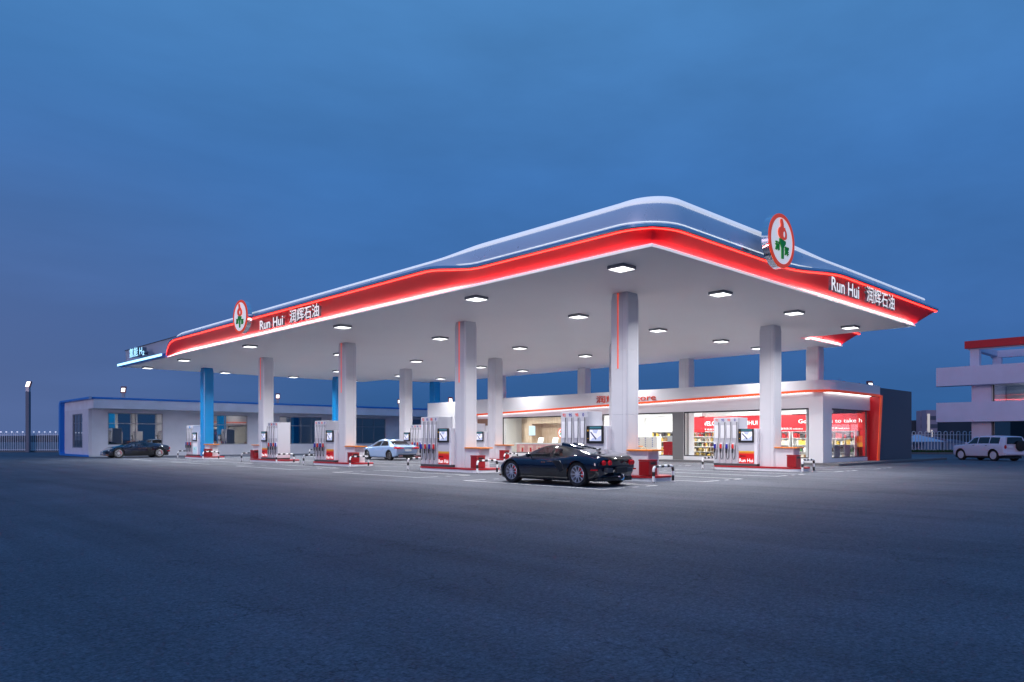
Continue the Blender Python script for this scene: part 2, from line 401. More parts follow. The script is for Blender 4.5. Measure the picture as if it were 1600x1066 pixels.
# the notch at the right rear, with its own leaning fascia
ST2=[(UN,VB+.9,-1,0,0,.1),(UN,39,-1,0,0,.1),(UN,VBACK,-1,1,0,.1),(20,VBACK,0,1,0,.1),(UN2,VBACK,0,1,0,.1)]
sweep(RED_F,RED_H,'red_fascia',RED,ST); sweep(LIP_F,LIP_H,'fascia_lip',CHROME,ST); sweep(CR_F,CR_H,'crown',CROWN,ST,True)
f2=sweep(RED_F,RED_H,'red_fascia',RED,ST2); sweep(LIP_F,LIP_H,'fascia_lip',CHROME,ST2); sweep(CR_F,CR_H,'crown',CROWN,ST2,True)
EDGE=mat('crown_highlight_emit',(.9,.9,.95),.4,emit=(.84,.90,1),es=.50)  # emission paints the white highlight along the crown's top edge
off=lambda P:[(d+.012,h+.008) for d,h in P]
sweep([(.44,1.09),(.45,1.11),(.42,1.16),(.30,1.215),(.18,1.24)],[(.385,1.16),(.39,1.19),(.37,1.25),(.28,1.325),(.13,1.385)],'crown_top_highlight',EDGE,[q for q in ST if len(q)<7 or q[6]>.5],True)
CFILL=mat('crown_fill_strip',(1,1,1),.5,emit=(.92,.96,1),es=2.2)  # added glowing strip, hidden behind the lip to brighten the crown
sweep([(.85,.812),(.80,.812)],[(.512,.588),(.486,.588)],'crown_fill_strip',CFILL,[q for q in ST if len(q)<7 or q[6]>.5])
# thin led tube along the lip, white trim with led along the soffit edge
sweep([(.80,.672),(.815,.655),(.845,.68),(.84,.70)],[(.455,.455),(.465,.44),(.485,.455),(.485,.475)],'red_led_line',LEDR,ST)
sweep([(.80,.672),(.815,.655),(.845,.68),(.84,.70)],[(.455,.455),(.465,.44),(.485,.455),(.485,.475)],'red_led_line',LEDR,ST2)
TR=[(.089,0),(.09,.002),(.105,.035),(.105,.085),(.092,.085),(.09,.04)]
TRF=[(.131,.0),(.145,.02),(.145,.052),(.136,.052),(.134,.02),(.132,.01)]
sweep([(0,0),(.13,0)],[(0,0),(.0885,0)],'soffit_edge',SOFFIT,ST); sweep([(0,0),(.13,0)],[(0,0),(.0885,0)],'soffit_edge',SOFFIT,ST2)
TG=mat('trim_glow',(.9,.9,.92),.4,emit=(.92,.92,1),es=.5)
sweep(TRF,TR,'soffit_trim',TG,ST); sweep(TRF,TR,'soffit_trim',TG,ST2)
TL=[(.086,.058),(.038,.052)]; TLF=[(.131,.030),(.045,.036)]
sweep(TLF,TL,'led_strip',LED,ST); sweep(TLF,TL,'led_strip',LED,ST2)
# crown highlight bead (the fine line above the lip on the hump)
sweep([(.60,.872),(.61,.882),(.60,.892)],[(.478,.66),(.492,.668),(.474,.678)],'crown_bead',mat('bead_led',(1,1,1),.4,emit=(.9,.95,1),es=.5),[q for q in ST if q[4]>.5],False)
sweep([(.50,.955),(.53,.965),(.48,.975)],[(.445,1.0),(.45,1.0),(.44,1.0)],'crown_bead',CHROME,ST[46:],False) if False else None
# hydrogen end: grey concave panel and a cyan led shelf
PAN=[(.0,.10),(-.05,.25),(-.07,.5),(-.05,.8),(-.01,1.02),(.03,1.15)]
m=MB(); rows=[[(VA+.02-d,u,ZS+h) for d,h in PAN] for u in (47.2,50,54,57.75)]; m.grid(rows)
rows=[[(v,57.75+d*.5,ZS+h) for d,h in PAN] for v in (VA+.02,25,VN2)]; m.grid(rows); m.obj('grey_end_panel',mat('end_panel_grey',(.62,.63,.68),.35,metal=.1),canopy,smooth=True)
m=MB(); m.ub(47.2,57.8,VA-.04,VA+.12,ZS+1.152,ZS+1.20); m.ub(57.68,57.8,VA+.122,VN2,ZS+1.152,ZS+1.20); m.obj('panel_cap',DARK,canopy)
m=MB()
m.prism([(VA-.37,ZS+.06),(VA-.37,ZS+.22),(VA-.02,ZS+.26),(VA-.02,ZS+.0),(VA-.10,ZS-.0)],49.0,UD+.37,axis='y')
m.prism([(UD+.37,ZS+.06),(UD+.37,ZS+.22),(UD+.02,ZS+.26),(UD+.02,ZS+.0)],VA,VN2,axis='x')
m.obj('blue_edge',BLUE2,canopy)
m=MB(); m.ub(49.0,UD+.39,VA-.392,VA-.373,ZS+.07,ZS+.215); m.ub(UD+.373,UD+.392,VA-.37,VN2,ZS+.07,ZS+.215); m.obj('cyan_led_line',LEDB,canopy)
m=MB(); m.ub(49.0,UD+.05,VA-.1,VA-.003,ZS-.03,ZS-.003); m.obj('soffit_trim',WHITE,canopy)
# columns
STRIPE=mat('orange_stripe',(.85,.08,.03),.4,emit=(1,.1,.03),es=.5)
def column(u,v,blue=False,stripe=False,z0=.19):
    c=.06; w=.76; d=.72
    def ring(z,o=0):
        a=c; x0,x1,y0,y1=v+o,v+d-o,u+o,u+w-o
        return [(x0+a,y0,z),(x1-a,y0,z),(x1,y0+a,z),(x1,y1-a,z),(x1-a,y1,z),(x0+a,y1,z),(x0,y1-a,z),(x0,y0+a,z)]
    m=MB(); 
    zz=[z0,2.3,2.306,2.312,2.318,4.6,4.606,4.612,4.618,ZS-.25,ZS-.001]; oo=[0,0,.008,.008,0,0,.008,.008,0,0,.03]
    m.grid([ring(a,b) for a,b in zip(zz,oo)],closed=True)
    # shallow vertical grooves that split the faces into panels
    o=m.obj('column',BLUE if blue else WHITE,canopy)
    g=MB()
    for t in (.27,):
        g.ub(u+w*t,u+w*t+.008,v-.002,v+.01,z0,ZS-.26); g.box(v+d*(1-t),v+d*(1-t)+.008,u-.002,u+.01,z0,ZS-.26)
    g.obj('joint_line',mat('joint',(.4,.4,.44),.6) if not blue else BLUE2,o)
    if stripe:
        s=MB(); s.ub(u+w*.50,u+w*.50+.05,v-.012,v-.003,3.95,ZS-.01); s.obj('stripe',STRIPE,o)
    if blue: o['label']='bright blue column'
    return o
for j,v in enumerate(VR[:2]):
    for i,u in enumerate(UC):
        column(u,v,blue=(i==4),stripe=(j==0 and i<4))
UC3=[17.9,26.35,35.1,44.2,53.0]
for i,u in enumerate(UC3): column(u,VR[2],blue=(i==4),z0=.14)
# ceiling lamps
ORD=['first','second','third','fourth','fifth','sixth']
LROWS=[(17.65,[13.7,20.35,29.7,39.5,49.45,56.6],'outermost row beside the long fascia'),
       (23.3,[13.7,20.35,29.7,39.5,49.45,56.6],'second row from the long fascia'),
       (29.0,[13.7,20.35,29.7,39.5,49.45,56.6],'third row from the long fascia'),
       (34.65,[13.7,20.35,29.7,39.5,49.45,56.6],'fourth row from the long fascia'),
       (38.85,[20.45,29.7,39.5,49.45],'rear row nearest the shop')]
proto=empty('ceiling_lamp',(0,0,ZS),0,'x','ceiling lamp')
m=MB(); s=.31; m.box(-s,s,-s,s,-.10,-.002); m.obj('housing',mat('lamp_housing',(.26,.27,.29),.45),proto,bevel=.01)
m=MB(); m.box(-s+.035,s-.035,-s+.035,s-.035,-.108,-.101); m.obj('diffuser',LAMP,proto)
first=True
for v,us,nm in LROWS:
    for i,u in enumerate(us):
        lab='square ceiling lamp, %s from the viewer in the %s'%(ORD[i],nm)
        if first: o=proto; o.location=(v,u,ZS); o['label']=lab; first=False
        else: o=dup_at(proto,(v,u,ZS),0,lab)
        o['group']='square lamps under the canopy'
        a=bpy.data.lights.new('lamp_light','AREA'); a.shape='SQUARE'; a.size=.44; a.energy=335*(.42 if v>38 else .8 if u<15 else 1); a.color=(1,.99,1); a.spread=R(148)
        ao=bpy.data.objects.new('lamp_light',a); COL.objects.link(ao); ao.location=(v,u,ZS-.112)
#%%SIGNS
# ------------------------------------------------------------------ canopy signs
LETW=mat('sign_white',(.85,.85,.86),.4,emit=(1,1,1),es=.75)
LETS=mat('sign_side',(.20,.20,.23),.4,metal=.3)
def letters(name,body,u,v,z,rz,wd,ht,label,face=LETW,side=LETS,ex=.055,bold=.012):
    o=text(name,body,(v,u,z),rz,[face,side],wd,ht,ex,bold)
    return tag(o,label,'sign')
letters('latin_lettering','Run Hui',34.15,15.80,ZS+.06,FV,2.4,.45,'white raised Run Hui letters on the long red fascia beside the far emblem')
letters('chinese_lettering','润辉石油',31.05,15.78,ZS+.05,FV,2.65,.58,'white raised Chinese characters on the long red fascia of the canopy',bold=.004)
letters('latin_lettering','Run Hui',11.0,26.05,ZS+.05,FU,2.45,.49,'white raised Run Hui letters on the short red fascia right of the large emblem')
letters('chinese_lettering','润辉石油',10.95,29.1,ZS+.04,FU,2.9,.61,'white raised Chinese characters near the sharp right corner of the canopy',bold=.004)
letters('hydrogen_lettering','氢能 H₂',54.8,16.05,ZS+.34,FV,3.1,.66,'glowing pale blue hydrogen letters on the grey panel at the canopy far end',mat('cyan_letter',(.5,.85,1),.4,emit=(.35,.72,1),es=1.6),LETS,.14)
LOR=mat('logo_orange',(.85,.07,.015),.35,emit=(1,.08,.015),es=.35)
LGR=mat('logo_green',(.01,.28,.02),.4,emit=(.01,.4,.03),es=.12)
LWH=mat('logo_white',(.88,.88,.9),.35,emit=(1,1,1),es=.42)
def flame_poly():
    pts=[(-.06,.02),(-.20,.08),(-.30,.18),(-.33,.32),(-.30,.44),(-.22,.53),(-.13,.58),(-.12,.66),(-.16,.80),(-.14,.90),(-.06,.92),(.0,.84),(.05,.72),(.07,.60),(.07,.50),(.10,.46),(.12,.56),(.16,.58),(.21,.48),(.28,.40),(.32,.28),(.31,.14),(.24,.06),(.10,.02)]
    return pts
def torch_poly(): return [(-.07,-.72),(.07,-.72),(.07,-.30),(.12,-.22),(.24,-.10),(.24,.0),(-.24,.06),(-.24,-.08),(-.12,-.22),(-.07,-.30)]
def roundel(name,u,v,z,rz,r,label):
    root=empty(name,(v,u,z),rz,label,'sign','round emblems on the canopy edge')
    m=MB(); m.lathe([(r,.0),(r,.24),(0,.24)],(0,0,0),'y',48); m.obj('drum',CHROME,root,smooth=True)
    m=MB(); m.lathe([(r*.86,.0),(r*.86,-.02),(r*1.0,-.02),(r*1.01,0),(r*1.01,.02)],(0,0,0),'y',48); m.obj('ring',LOR,root,smooth=True)
    m=MB(); m.lathe([(0,-.005),(r*.86,-.005)],(0,0,0),'y',48); m.obj('white_face',LWH,root)
    k=r*.93
    m=MB(); m.prism([(x*k*1.05,(y*.92+.02)*k) for x,y in flame_poly()],-.05,-.008,axis='y'); m.obj('flame',LOR,root)
    m=MB(); m.prism([(.09*k+.06*k*cos(a),(.26+.12*sin(a))*k) for a in [2*pi*i/14 for i in range(14)]],-.056,-.051,axis='y'); m.obj('flame_gap',LWH,root)
    m=MB(); m.prism([(x*k,y*k) for x,y in torch_poly()],-.05,-.008,axis='y'); m.obj('torch_handle',LGR,root)
    text('green_character','润',(-.58*k,-.02,-.44*k),0,LGR,.32*k,.36*k,.02,.01,root)
    text('green_character','辉',(.22*k,-.02,-.54*k),0,LGR,.32*k,.36*k,.02,.01,root)
    return root
roundel('emblem_sign',10.80,22.0,ZS+1.0,FU,.84,'large round flame emblem in an orange ring above the short fascia')
roundel('emblem_sign',35.7,15.45,ZS+.87,FV,.82,'smaller looking round flame emblem at the far end of the long fascia')
#%%PUMPS
# ------------------------------------------------------------------ islands, dispensers, bins, barriers
YEL=mat('yellow_band',(.80,.42,.03),.4); ORB=mat('orange_band',(.80,.17,.02),.4)
SCRB=mat('screen_glow',(.35,.4,.55),.2,emit=(.62,.68,.92),es=.4)
SCRW=mat('screen_white',(.6,.6,.7),.2,emit=(.9,.9,1),es=.5)
SCRD=mat('screen_dark',(.08,.1,.18),.3)
TEAL=mat('screen_header',(.05,.16,.20),.3,emit=(.1,.4,.5),es=.12)
NBLUE=mat('nozzle_blue',(.01,.015,.35),.4); NRED=mat('nozzle_red',(.7,.02,.02),.4)
HOSE=mat('hose_black',(.02,.022,.03),.45)
PUMPG=mat('pump_grey',(.55,.55,.60),.35); PUMPW=mat('pump_white',(.82,.82,.86),.3)
CYANP=mat('pale_cyan_panel',(.55,.78,.85),.4)
def make_pump(name,mirror=False,h2=False):
    """local: x right seen from the front, y depth, z up; 2.25 wide, .9 deep"""
    root=empty(name)
    W_=2.25; hx0,hx1=0,1.32; bx0,bx1=1.32,2.25; D=.88; T=2.28
    fx=(lambda x:W_-x) if mirror else (lambda x:x)
    def bx(m,x0,x1,*a): m.box(*sorted((fx(x0),fx(x1))),*a)
    m=MB(); bx(m,.02,2.23,.02,D-.02,0,.10); m.obj('plinth',DARK,root)
    m=MB(); bx(m,hx0,hx1,.05,D,.10,T); m.obj('hose_cabinet',PUMPG,root,bevel=.012)
    m=MB(); bx(m,bx0+.002,bx1,.04,D,.10,1.74); m.obj('body',PUMPW,root,bevel=.012)
    m=MB()
    n=1 if h2 else 4
    for side in (0,):
        pass
    # recessed light channels behind the hoses
    for k in range(4):
        x=hx0+.07+k*.315
        m2=x
        bx(m,x,x+.21,.025,.048,1.30,1.92)
    m.obj('price_panel',PUMPW,root)
    m=MB()
    for k in range(4):
        x=hx0+.07+k*.315
        bx(m,x+.235,x+.26,.0,.048,.14,2.08)
    m.obj('divider_fin',WHITE,root)
    cols=[NBLUE,NRED,NBLUE,NRED]
    for k in range(4):
        x=hx0+.17+k*.315
        pts=[]
        for i in range(15):
            t=i/14; z=2.06-t*1.60
            pts.append((fx(x+.13-.085*sm((t-.35)/.65)*(1 if not mirror else 1)+.03*sin(pi*t)),-.02-.04*sin(pi*t),z))
        for i in range(1,12):
            a=pi*i/12; pts.append((fx(x-.01+.055*cos(a)),-.03,.46-.16*sin(a)))
        for i in range(5): pts.append((fx(x-.065-.0*i),-.03,.46+.075*i))
        m=MB(); m.tube(pts,.0135,6); m.obj('hose',HOSE,root,smooth=True)
        m=MB(); c=fx(x-.065)
        m.box(c-.045,c+.045,-.06,.02,.80,1.02,0); m.tube([(c,-.05,.82),(c-.0,-.05,.60)],.035,8,1); m.box(c-.02,c+.02,-.075,-.03,.64,.80,1)
        m.obj('nozzle',[NBLUE if k%2==0 else NRED,BLACK],root,bevel=.01)
        m=MB(); m.box(c-.06,c+.06,-.005,.048,.78,1.08); m.obj('nozzle_boot',PUMPW,root,bevel=.01)
    # grade numbers
    if not h2:
        for k,(s,cc) in enumerate((('92',NRED),('95',NBLUE),('98',NRED),('0',NBLUE))):
            x=fx(hx0+.175+k*.315); w=.15 if len(s)==2 else .075
            text('grade_number',s,(x-w/2,.045,2.10),0,mat('number_'+('red' if cc is NRED else 'blue'),(.8,.08,.05) if cc is NRED else (.01,.01,.3),.5),w,.12,.004,.01,root)
    else:
        m=MB(); c=fx(.66); m.lathe([(0,.035),(.11,.035)],(c,0,2.13),'y',20); m.obj('round_badge',BLUE,root)
    # display
    m=MB(); x0,x1=bx0+.02,bx1-.14
    bx(m,x0,x1,-.03,.038,1.10,1.74); fr=m.obj('display',BLACK,root,bevel=.012)
    m=MB(); bx(m,x0+.16,x1-.07,-.036,-.031,1.19,1.60); m.obj('screen',SCRW,fr)
    a,b=sorted((fx(x0+.16),fx(x1-.07))); w=b-a
    m=MB(); m.add([(a,-.038,1.19),(b,-.038,1.19),(b,-.038,1.40),(a+w*.62,-.038,1.27),(a+w*.3,-.038,1.30)],[(0,1,2,3,4)]); m.add([(a+w*.25,-.038,1.60),(a+w*.75,-.038,1.60),(a+w*.6,-.038,1.46),(a+w*.35,-.038,1.48)],[(0,1,2,3)]); m.obj('screen_picture',SCRB,fr)
    m=MB(); m.add([(a+w*.06,-.040,1.50),(a+w*.12,-.040,1.53),(a+w*.62,-.040,1.27),(a+w*.52,-.040,1.235)],[(0,1,2,3)]); m.obj('screen_stroke',SCRD,fr)
    m=MB(); bx(m,x0+.16,x1-.07,-.036,-.031,1.64,1.71); m.obj('header',TEAL,fr)
    m=MB(); c=fx(x0+.075); m.box(c-.03,c+.03,-.036,-.031,1.54,1.60); m.box(c-.02,c+.02,-.036,-.031,1.26,1.30); m.obj('button',YEL,fr)
    # lower graphic
    if not h2:
        m=MB(); bx(m,x0,x1,.028,.038,.12,.58); m.obj('red_panel',mat('panel_red',(.72,.012,.012),.35),root)
        m=MB(); bx(m,x0,x1,.028,.038,.582,.64); m.obj('orange_band',ORB,root)
        m=MB(); bx(m,x0,x1,.028,.038,.642,.70); m.obj('yellow_band',YEL,root)
        a,b=sorted((fx(x0),fx(x1)))
        text('brand_lettering','Run Hui',(a+.03,.024,.18),0,LETW,b-a-.08,.17,.003,.002,root)
        text('small_lettering','润辉石油',(a+.04,.024,.43),0,BLACK,.30,.07,.003,.004,root)
        m=MB(); bx(m,x0,x1,.028,.038,.702,1.08); m.obj('grey_panel',PUMPG,root)
    else:
        m=MB(); bx(m,x0,x1,.028,.038,.12,.70); m.obj('cyan_panel',CYANP,root)
        text('hydrogen_lettering','H₂',(min(fx(x0),fx(x1))+.2,.024,.45),0,mat('hgreen',(.05,.5,.35),.4),.25,.16,.003,.01,root)
    return root
def barrier_proto():
    root=empty('striped_barrier')
    Wd=1.12; H=.54; r=.045
    pts=[(0,0,0),(0,0,H-.14)]+[(.14-.14*cos(a),0,H-.14+.14*sin(a)) for a in [pi/2*i/6 for i in range(1,7)]]
    pts+=[(Wd-.14+.14*sin(a),0,H-.14+.14*cos(a)) for a in [pi/2*i/6 for i in range(0,7)]]+[(Wd,0,0)]
    # cut the tube in bands
    dense=[Vector(pts[0])]
    for p in pts[1:]:
        p=Vector(p); q=dense[-1]; n=max(1,int((p-q).length/.035))
        for i in range(1,n+1): dense.append(q+(p-q)*i/n)
    m=MB(); n=10; rings=[]
    m.tube(dense,r,n)
    L_=0; idx=[0]
    for i in range(1,len(dense)):
        L_+=(dense[i]-dense[i-1]).length; idx.append(L_)
    for i in range(len(dense)-1):
        s=idx[i]
        b=1 if ((s-.03)//.165)%2==1 else 0
        for j in range(n): m.m[i*n+j]=b
    m.obj('rail',[mat('barrier_white',(.8,.8,.82),.3),BLACK],root,smooth=True)
    q=MB(); 
    for x in (0,Wd): q.lathe([(0,.012),(.08,.012),(.08,0)],(x,0,0),'z',14)
    q.obj('foot_plate',GREY,root)
    return root
pump_a=make_pump('fuel_dispenser'); pump_b=make_pump('fuel_dispenser',mirror=True); pump_h=make_pump('hydrogen_dispenser',h2=True)
barp=barrier_proto()
# island prototype: origin at the near (small u) end centre line; local x -> +v, y -> +u
def island_proto():
    root=empty('pump_island')
    def stad(x0,x1,y0,y1,r):
        P=[]
        for cx,cy,a0 in ((x1-r,y0+r,-pi/2),(x1-r,y1-r,0),(x0+r,y1-r,pi/2),(x0+r,y0+r,pi)):
            for i in range(7):
                a=a0+pi/2*i/6; P.append((cx+r*cos(a),cy+r*sin(a)))
        return P
    m=MB(); m.prism(stad(.02,1.52,.02,4.32,.42),0,.12); m.obj('kerb',mat('island_white',(.72,.72,.76),.5,var=.05),root)
    m=MB(); m.prism(stad(0,1.54,0,4.34,.44),.12,.185); m.obj('red_rim',mat('island_red',(.42,.006,.012),.4,var=.06,vs=5),root)
    return root
def cabinet_proto():
    root=empty('service_cabinet')
    m=MB(); m.box(0,.62,0,.85,0,.84); m.obj('cabinet_body',WHITE,root,bevel=.01)
    m=MB(); P=[(-.10,-.22),(.62,-.22),(.70,-.12),(.70,.86),(-.10,.86)]; m.prism(P,.842,.90); m.obj('counter_top',ORTOP,root,bevel=.012)
    m=MB(); m.box(.1,.52,-.012,-.002,.12,.78); m.obj('door',LGREY,root)
    return root
def bin_proto():
    root=empty('litter_bin')
    m=MB(); m.prism([(0,0),(.48,0),(.46,.44),(.02,.44)],.02,.50); m.obj('bin_body',REDDK,root,bevel=.015)
    m=MB(); m.prism([(-.01,-.01),(.49,-.01),(.47,.45),(.01,.45)],.502,.56); m.obj('lid',REDDK,root,bevel=.015)
    m=MB(); m.box(.1,.38,-.006,-.001,.40,.47); m.obj('slot',BLACK,root)
    return root
isl=island_proto(); cab=cabinet_proto(); binp=bin_proto()
protos=[isl,cab,binp,barp,pump_a,pump_b,pump_h]
used={id(p):False for p in protos}
def place(p,loc,rz,label,cat,group):
    if not used[id(p)]:
        used[id(p)]=True; o=p; o.location=loc; o.rotation_euler=(0,0,rz)
    else: o=dup_at(p,loc,rz,label)
    return tag(o,label,cat,group)
NTH=['nearest','second','third','fourth','farthest']
for j,v in enumerate(VR[:2]):
    row=['front','middle'][j]
    for i,u in enumerate(UC):
        where='%s column of the %s row'%(NTH[i] if i<4 else 'blue far',row)
        mir=(i==3)
        u0=u-1.3 if not mir else u+.76-3.1
        ub0=u0
        rz=0
        if mir: # flipped: bin end far, pump end near
            place(isl,(v-.41,u-2.95,0),0,'red rimmed white pump island under the '+where,'pump island','pump islands')
        else:
            place(isl,(v-.41,u-1.3,0),0,'red rimmed white pump island under the '+where,'pump island','pump islands')
        zt=.186
        if i==4: place(pump_h,(v-.20,u+3.02,zt),FV,'pale hydrogen dispenser with cyan panel by the '+where,'dispenser','fuel dispensers')
        elif mir: place(pump_b,(v-.20,u-.02,zt),FV,'fuel dispenser with its display on the left by the '+where,'dispenser','fuel dispensers')
        else: place(pump_a,(v-.20,u+3.02,zt),FV,'fuel dispenser with red Run Hui panel by the '+where,'dispenser','fuel dispensers')
        if mir:
            place(cab,(v+.06,u+.80,zt),0,'white service cabinet with orange top behind the '+where,'cabinet','service cabinets on the islands')
            place(binp,(v-.30,u+.85,zt),0,'dark red litter bin behind the '+where,'bin','litter bins on the islands')
        else:
            place(cab,(v+.04,u-.87,zt),0,'white service cabinet with orange top at the '+where,'cabinet','service cabinets on the islands')
            place(binp,(v-.32,u-1.16,zt),0,'dark red litter bin in front of the '+where,'bin','litter bins on the islands')
        ua,ub=(u-1.62,u+3.28) if not mir else (u-3.25,u+1.65)
        place(barp,(v-.70,ua,0),0,'striped hoop barrier at near island end by the '+where,'barrier','striped hoop barriers')
        place(barp,(v-.70,ub,0),0,'striped hoop barrier at far island end by the '+where,'barrier','striped hoop barriers')
#%%SHOP
# ------------------------------------------------------------------ shop
SU0,SU1,SV0,SV1,SH=17.4,53.2,40.3,54.2,4.68
shop=empty('shop_building',(0,0,0),0,'long white convenience shop with orange line and lit windows behind the pumps','shop')
def part(name,fn,mt,parent=shop,**k):
    m=MB(); fn(m); return m.obj(name,mt,parent,**k)
part('floor_slab',lambda m:m.ub(SU0-1.2,SU1+.3,SV0-.8,SV1+3.5,0,.13),KERB,bevel=.01)
ZT,ZB=3.18,.36
openings=[(18.2,26.32),(27.14,33.0),(36.6,43.3)]
def front(m):
    us=[SU0]+[x for o in openings for x in o]+[SU1]
    for a,b in zip(us[0::2],us[1::2]): m.ub(a,b,SV0,SV0+.3,.13,ZT)
    for a,b in openings: m.ub(a,b,SV0+.001,SV0+.3,.13,ZB)
    m.ub(SU0,SU1,SV0-.003,SV0+.3,ZT,SH-.02)
    # side facing the road
    m.ub(SU0,SU0+.3,SV0+.302,41.45,.13,ZT); m.ub(SU0,SU0+.3,41.45,46.6,.13,ZB); m.ub(SU0-.003,SU0+.3,SV0+.302,46.99,ZT,SH-.02)
    m.ub(SU1-.3,SU1,SV0+.302,SV1,.13,SH-.02)
part('wall',front,SHOPW)
part('roof',lambda m:m.ub(SU0+.3,SU1-.3,SV0+.3,SV1-.05,3.9,4.3),LGREY)
part('rear_wall',lambda m:(m.ub(SU0+.3,SU1-.3,SV1-.3,SV1-.01,.13,3.9)),LGREY)
part('dark_end_block',lambda m:m.ub(SU0-.04,22.5,47.3,SV1,.13,4.66),DKGREY,bevel=.01)
# overhanging parapet with round front corner and round left end
def pline(off,r=1.3):
    P=[(46.4,SV0-off),(40,SV0-off),(34,SV0-off),(28,SV0-off),(23,SV0-off)]
    u0=SU0-off; v0=SV0-off
    for i in range(11):
        a=pi/2*i/10; P.append((u0+r-r*sin(a),v0+r-r*cos(a)))
    P.append((u0,47.28)); return P
def zo(u): return 4.15-.0235*max(0,u-18.3)
def par(m):
    P=pline(.48); n=len(P); lo=[(v,u,zo(u)) for u,v in P]; hi=[(v,u,SH) for u,v in P]
    m.grid([lo,hi]); 
    Q=pline(-.02,.8); lo2=[(v,u,zo(u)) for u,v in Q]; hi2=[(v,u,SH) for u,v in Q]
    m.grid([lo,lo2]); m.grid([hi,hi2])
part('parapet',par,SHOPW,smooth=True)
def oline(m):
    P=pline(.50); 
    m.grid([[(v,u,zo(u)-.12) for u,v in P],[(v,u,zo(u)+.01) for u,v in P]]); Q=pline(.36); m.grid([[(v,u,zo(u)-.12) for u,v in P],[(v,u,zo(u)-.12) for u,v in Q]])
    # curl down at the left end
    pass
part('orange_line',oline,ORANGE,smooth=True)
def curl(m):
    out=[];inn=[]
    for i in range(9):
        a=pi/2*i/8; out.append((46.4+.0+.75*sin(a),3.50-.75*(1-cos(a))))
        inn.append((46.4+.55*sin(a)*1.05-.0,3.37-.85*(1-cos(a))))
    P=out+[(47.15,2.5)]+list(reversed(inn))
    vs0=[(SV0-.5,u,z) for u,z in P]; vs1=[(SV0-.004,u,z) for u,z in P]; n=len(P)
    m.add(vs0+vs1,[tuple(range(n)),tuple(reversed(range(n,2*n)))]+[(i,(i+1)%n,(i+1)%n+n,i+n) for i in range(n)])
part('orange_curl',curl,REDM)
part('white_shoulder',lambda m:m.ub(46.41,46.9,SV0-.45,SV0-.004,3.51,SH),SHOPW)
def cove(m):
    m.add([(SV0-.10,18,4.06),(SV0-.10,46.3,3.40),(SV0-.01,46.3,3.40),(SV0-.01,18,4.06)],[(0,1,2,3)]); m.box(SV0-.10,46.9,SU0-.10,SU0-.006,4.04,4.06)
part('cove_led',cove,mat('cove_led',(1,1,1),.5,emit=(1,1,1),es=4))
# red fin wall with orange edge
def fin(m):
    top=SU0-.55; top=SU0-.58; P=[(SU0+.0,.13),(SU0-.40,.13),(top,4.02),(SU0+.0,4.02)]
    m.add([(47.0,u,z) for u,z in P]+[(47.25,u,z) for u,z in P],[(0,1,2,3),(7,6,5,4),(0,4,5,1),(1,5,6,2),(2,6,7,3),(3,7,4,0)])
    m.ub(SU0-.002,SU0+.3,46.62,47.26,.13,4.10)
part('red_fin',fin,mat('fin_red',(.60,.006,.014),.35))
def fedge(m):
    P=[(SU0-.402,.13),(SU0-.45,.13),(SU0-.64,4.10),(SU0-.582,4.02)]
    m.add([(46.97,u,z) for u,z in P]+[(47.28,u,z) for u,z in P],[(0,1,2,3),(7,6,5,4),(0,4,5,1),(1,5,6,2),(2,6,7,3),(3,7,4,0)])
part('fin_edge',fedge,ORANGE)
# glazing
def win(u0,u1,mull=()):
    f=MB(); f.ub(u0,u1,SV0+.04,SV0+.12,ZT-.09,ZT-.002); f.ub(u0,u1,SV0+.04,SV0+.12,ZB,ZB+.06)
    for x in (u0,u1-.06)+tuple(mull): f.ub(x,x+.06,SV0+.045,SV0+.115,ZB+.06,ZT-.09)
    o=f.obj('window',FRAME,shop)
    g=MB(); g.ub(u0+.06,u1-.06,SV0+.075,SV0+.085,ZB+.06,ZT-.09); g.obj('pane',GLASS,o)
for a,b in openings: win(a,b)
f=MB(); f.box(41.45,46.6,SU0+.04,SU0+.12,ZT-.09,ZT-.002); f.box(41.45,46.6,SU0+.04,SU0+.12,ZB,ZB+.06)
for x in (41.45,46.54): f.box(x,x+.06,SU0+.045,SU0+.115,ZB+.06,ZT-.09)
o=f.obj('window',FRAME,shop); g=MB(); g.box(41.51,46.54,SU0+.075,SU0+.085,ZB+.06,ZT-.09); g.obj('pane',GLASS,o)
part('pier',lambda m:(m.ub(26.33,27.13,SV0-.02,SV0+.62,.13,ZT)),mat('pier_grey',(.17,.17,.175),.5))
f=MB(); f.ub(44.95,46.3,SV0-.03,SV0-.005,2.55,3.1); f.obj('transom_window',mat('brown_wood',(.25,.14,.09),.5),shop)
# store name
OR2=mat('name_red',(.62,.05,.02),.4)
text('name_lettering','润辉     Store',(SV0-.51,33.1,3.95),FV,OR2,5.0,.50,.02,.004,shop)
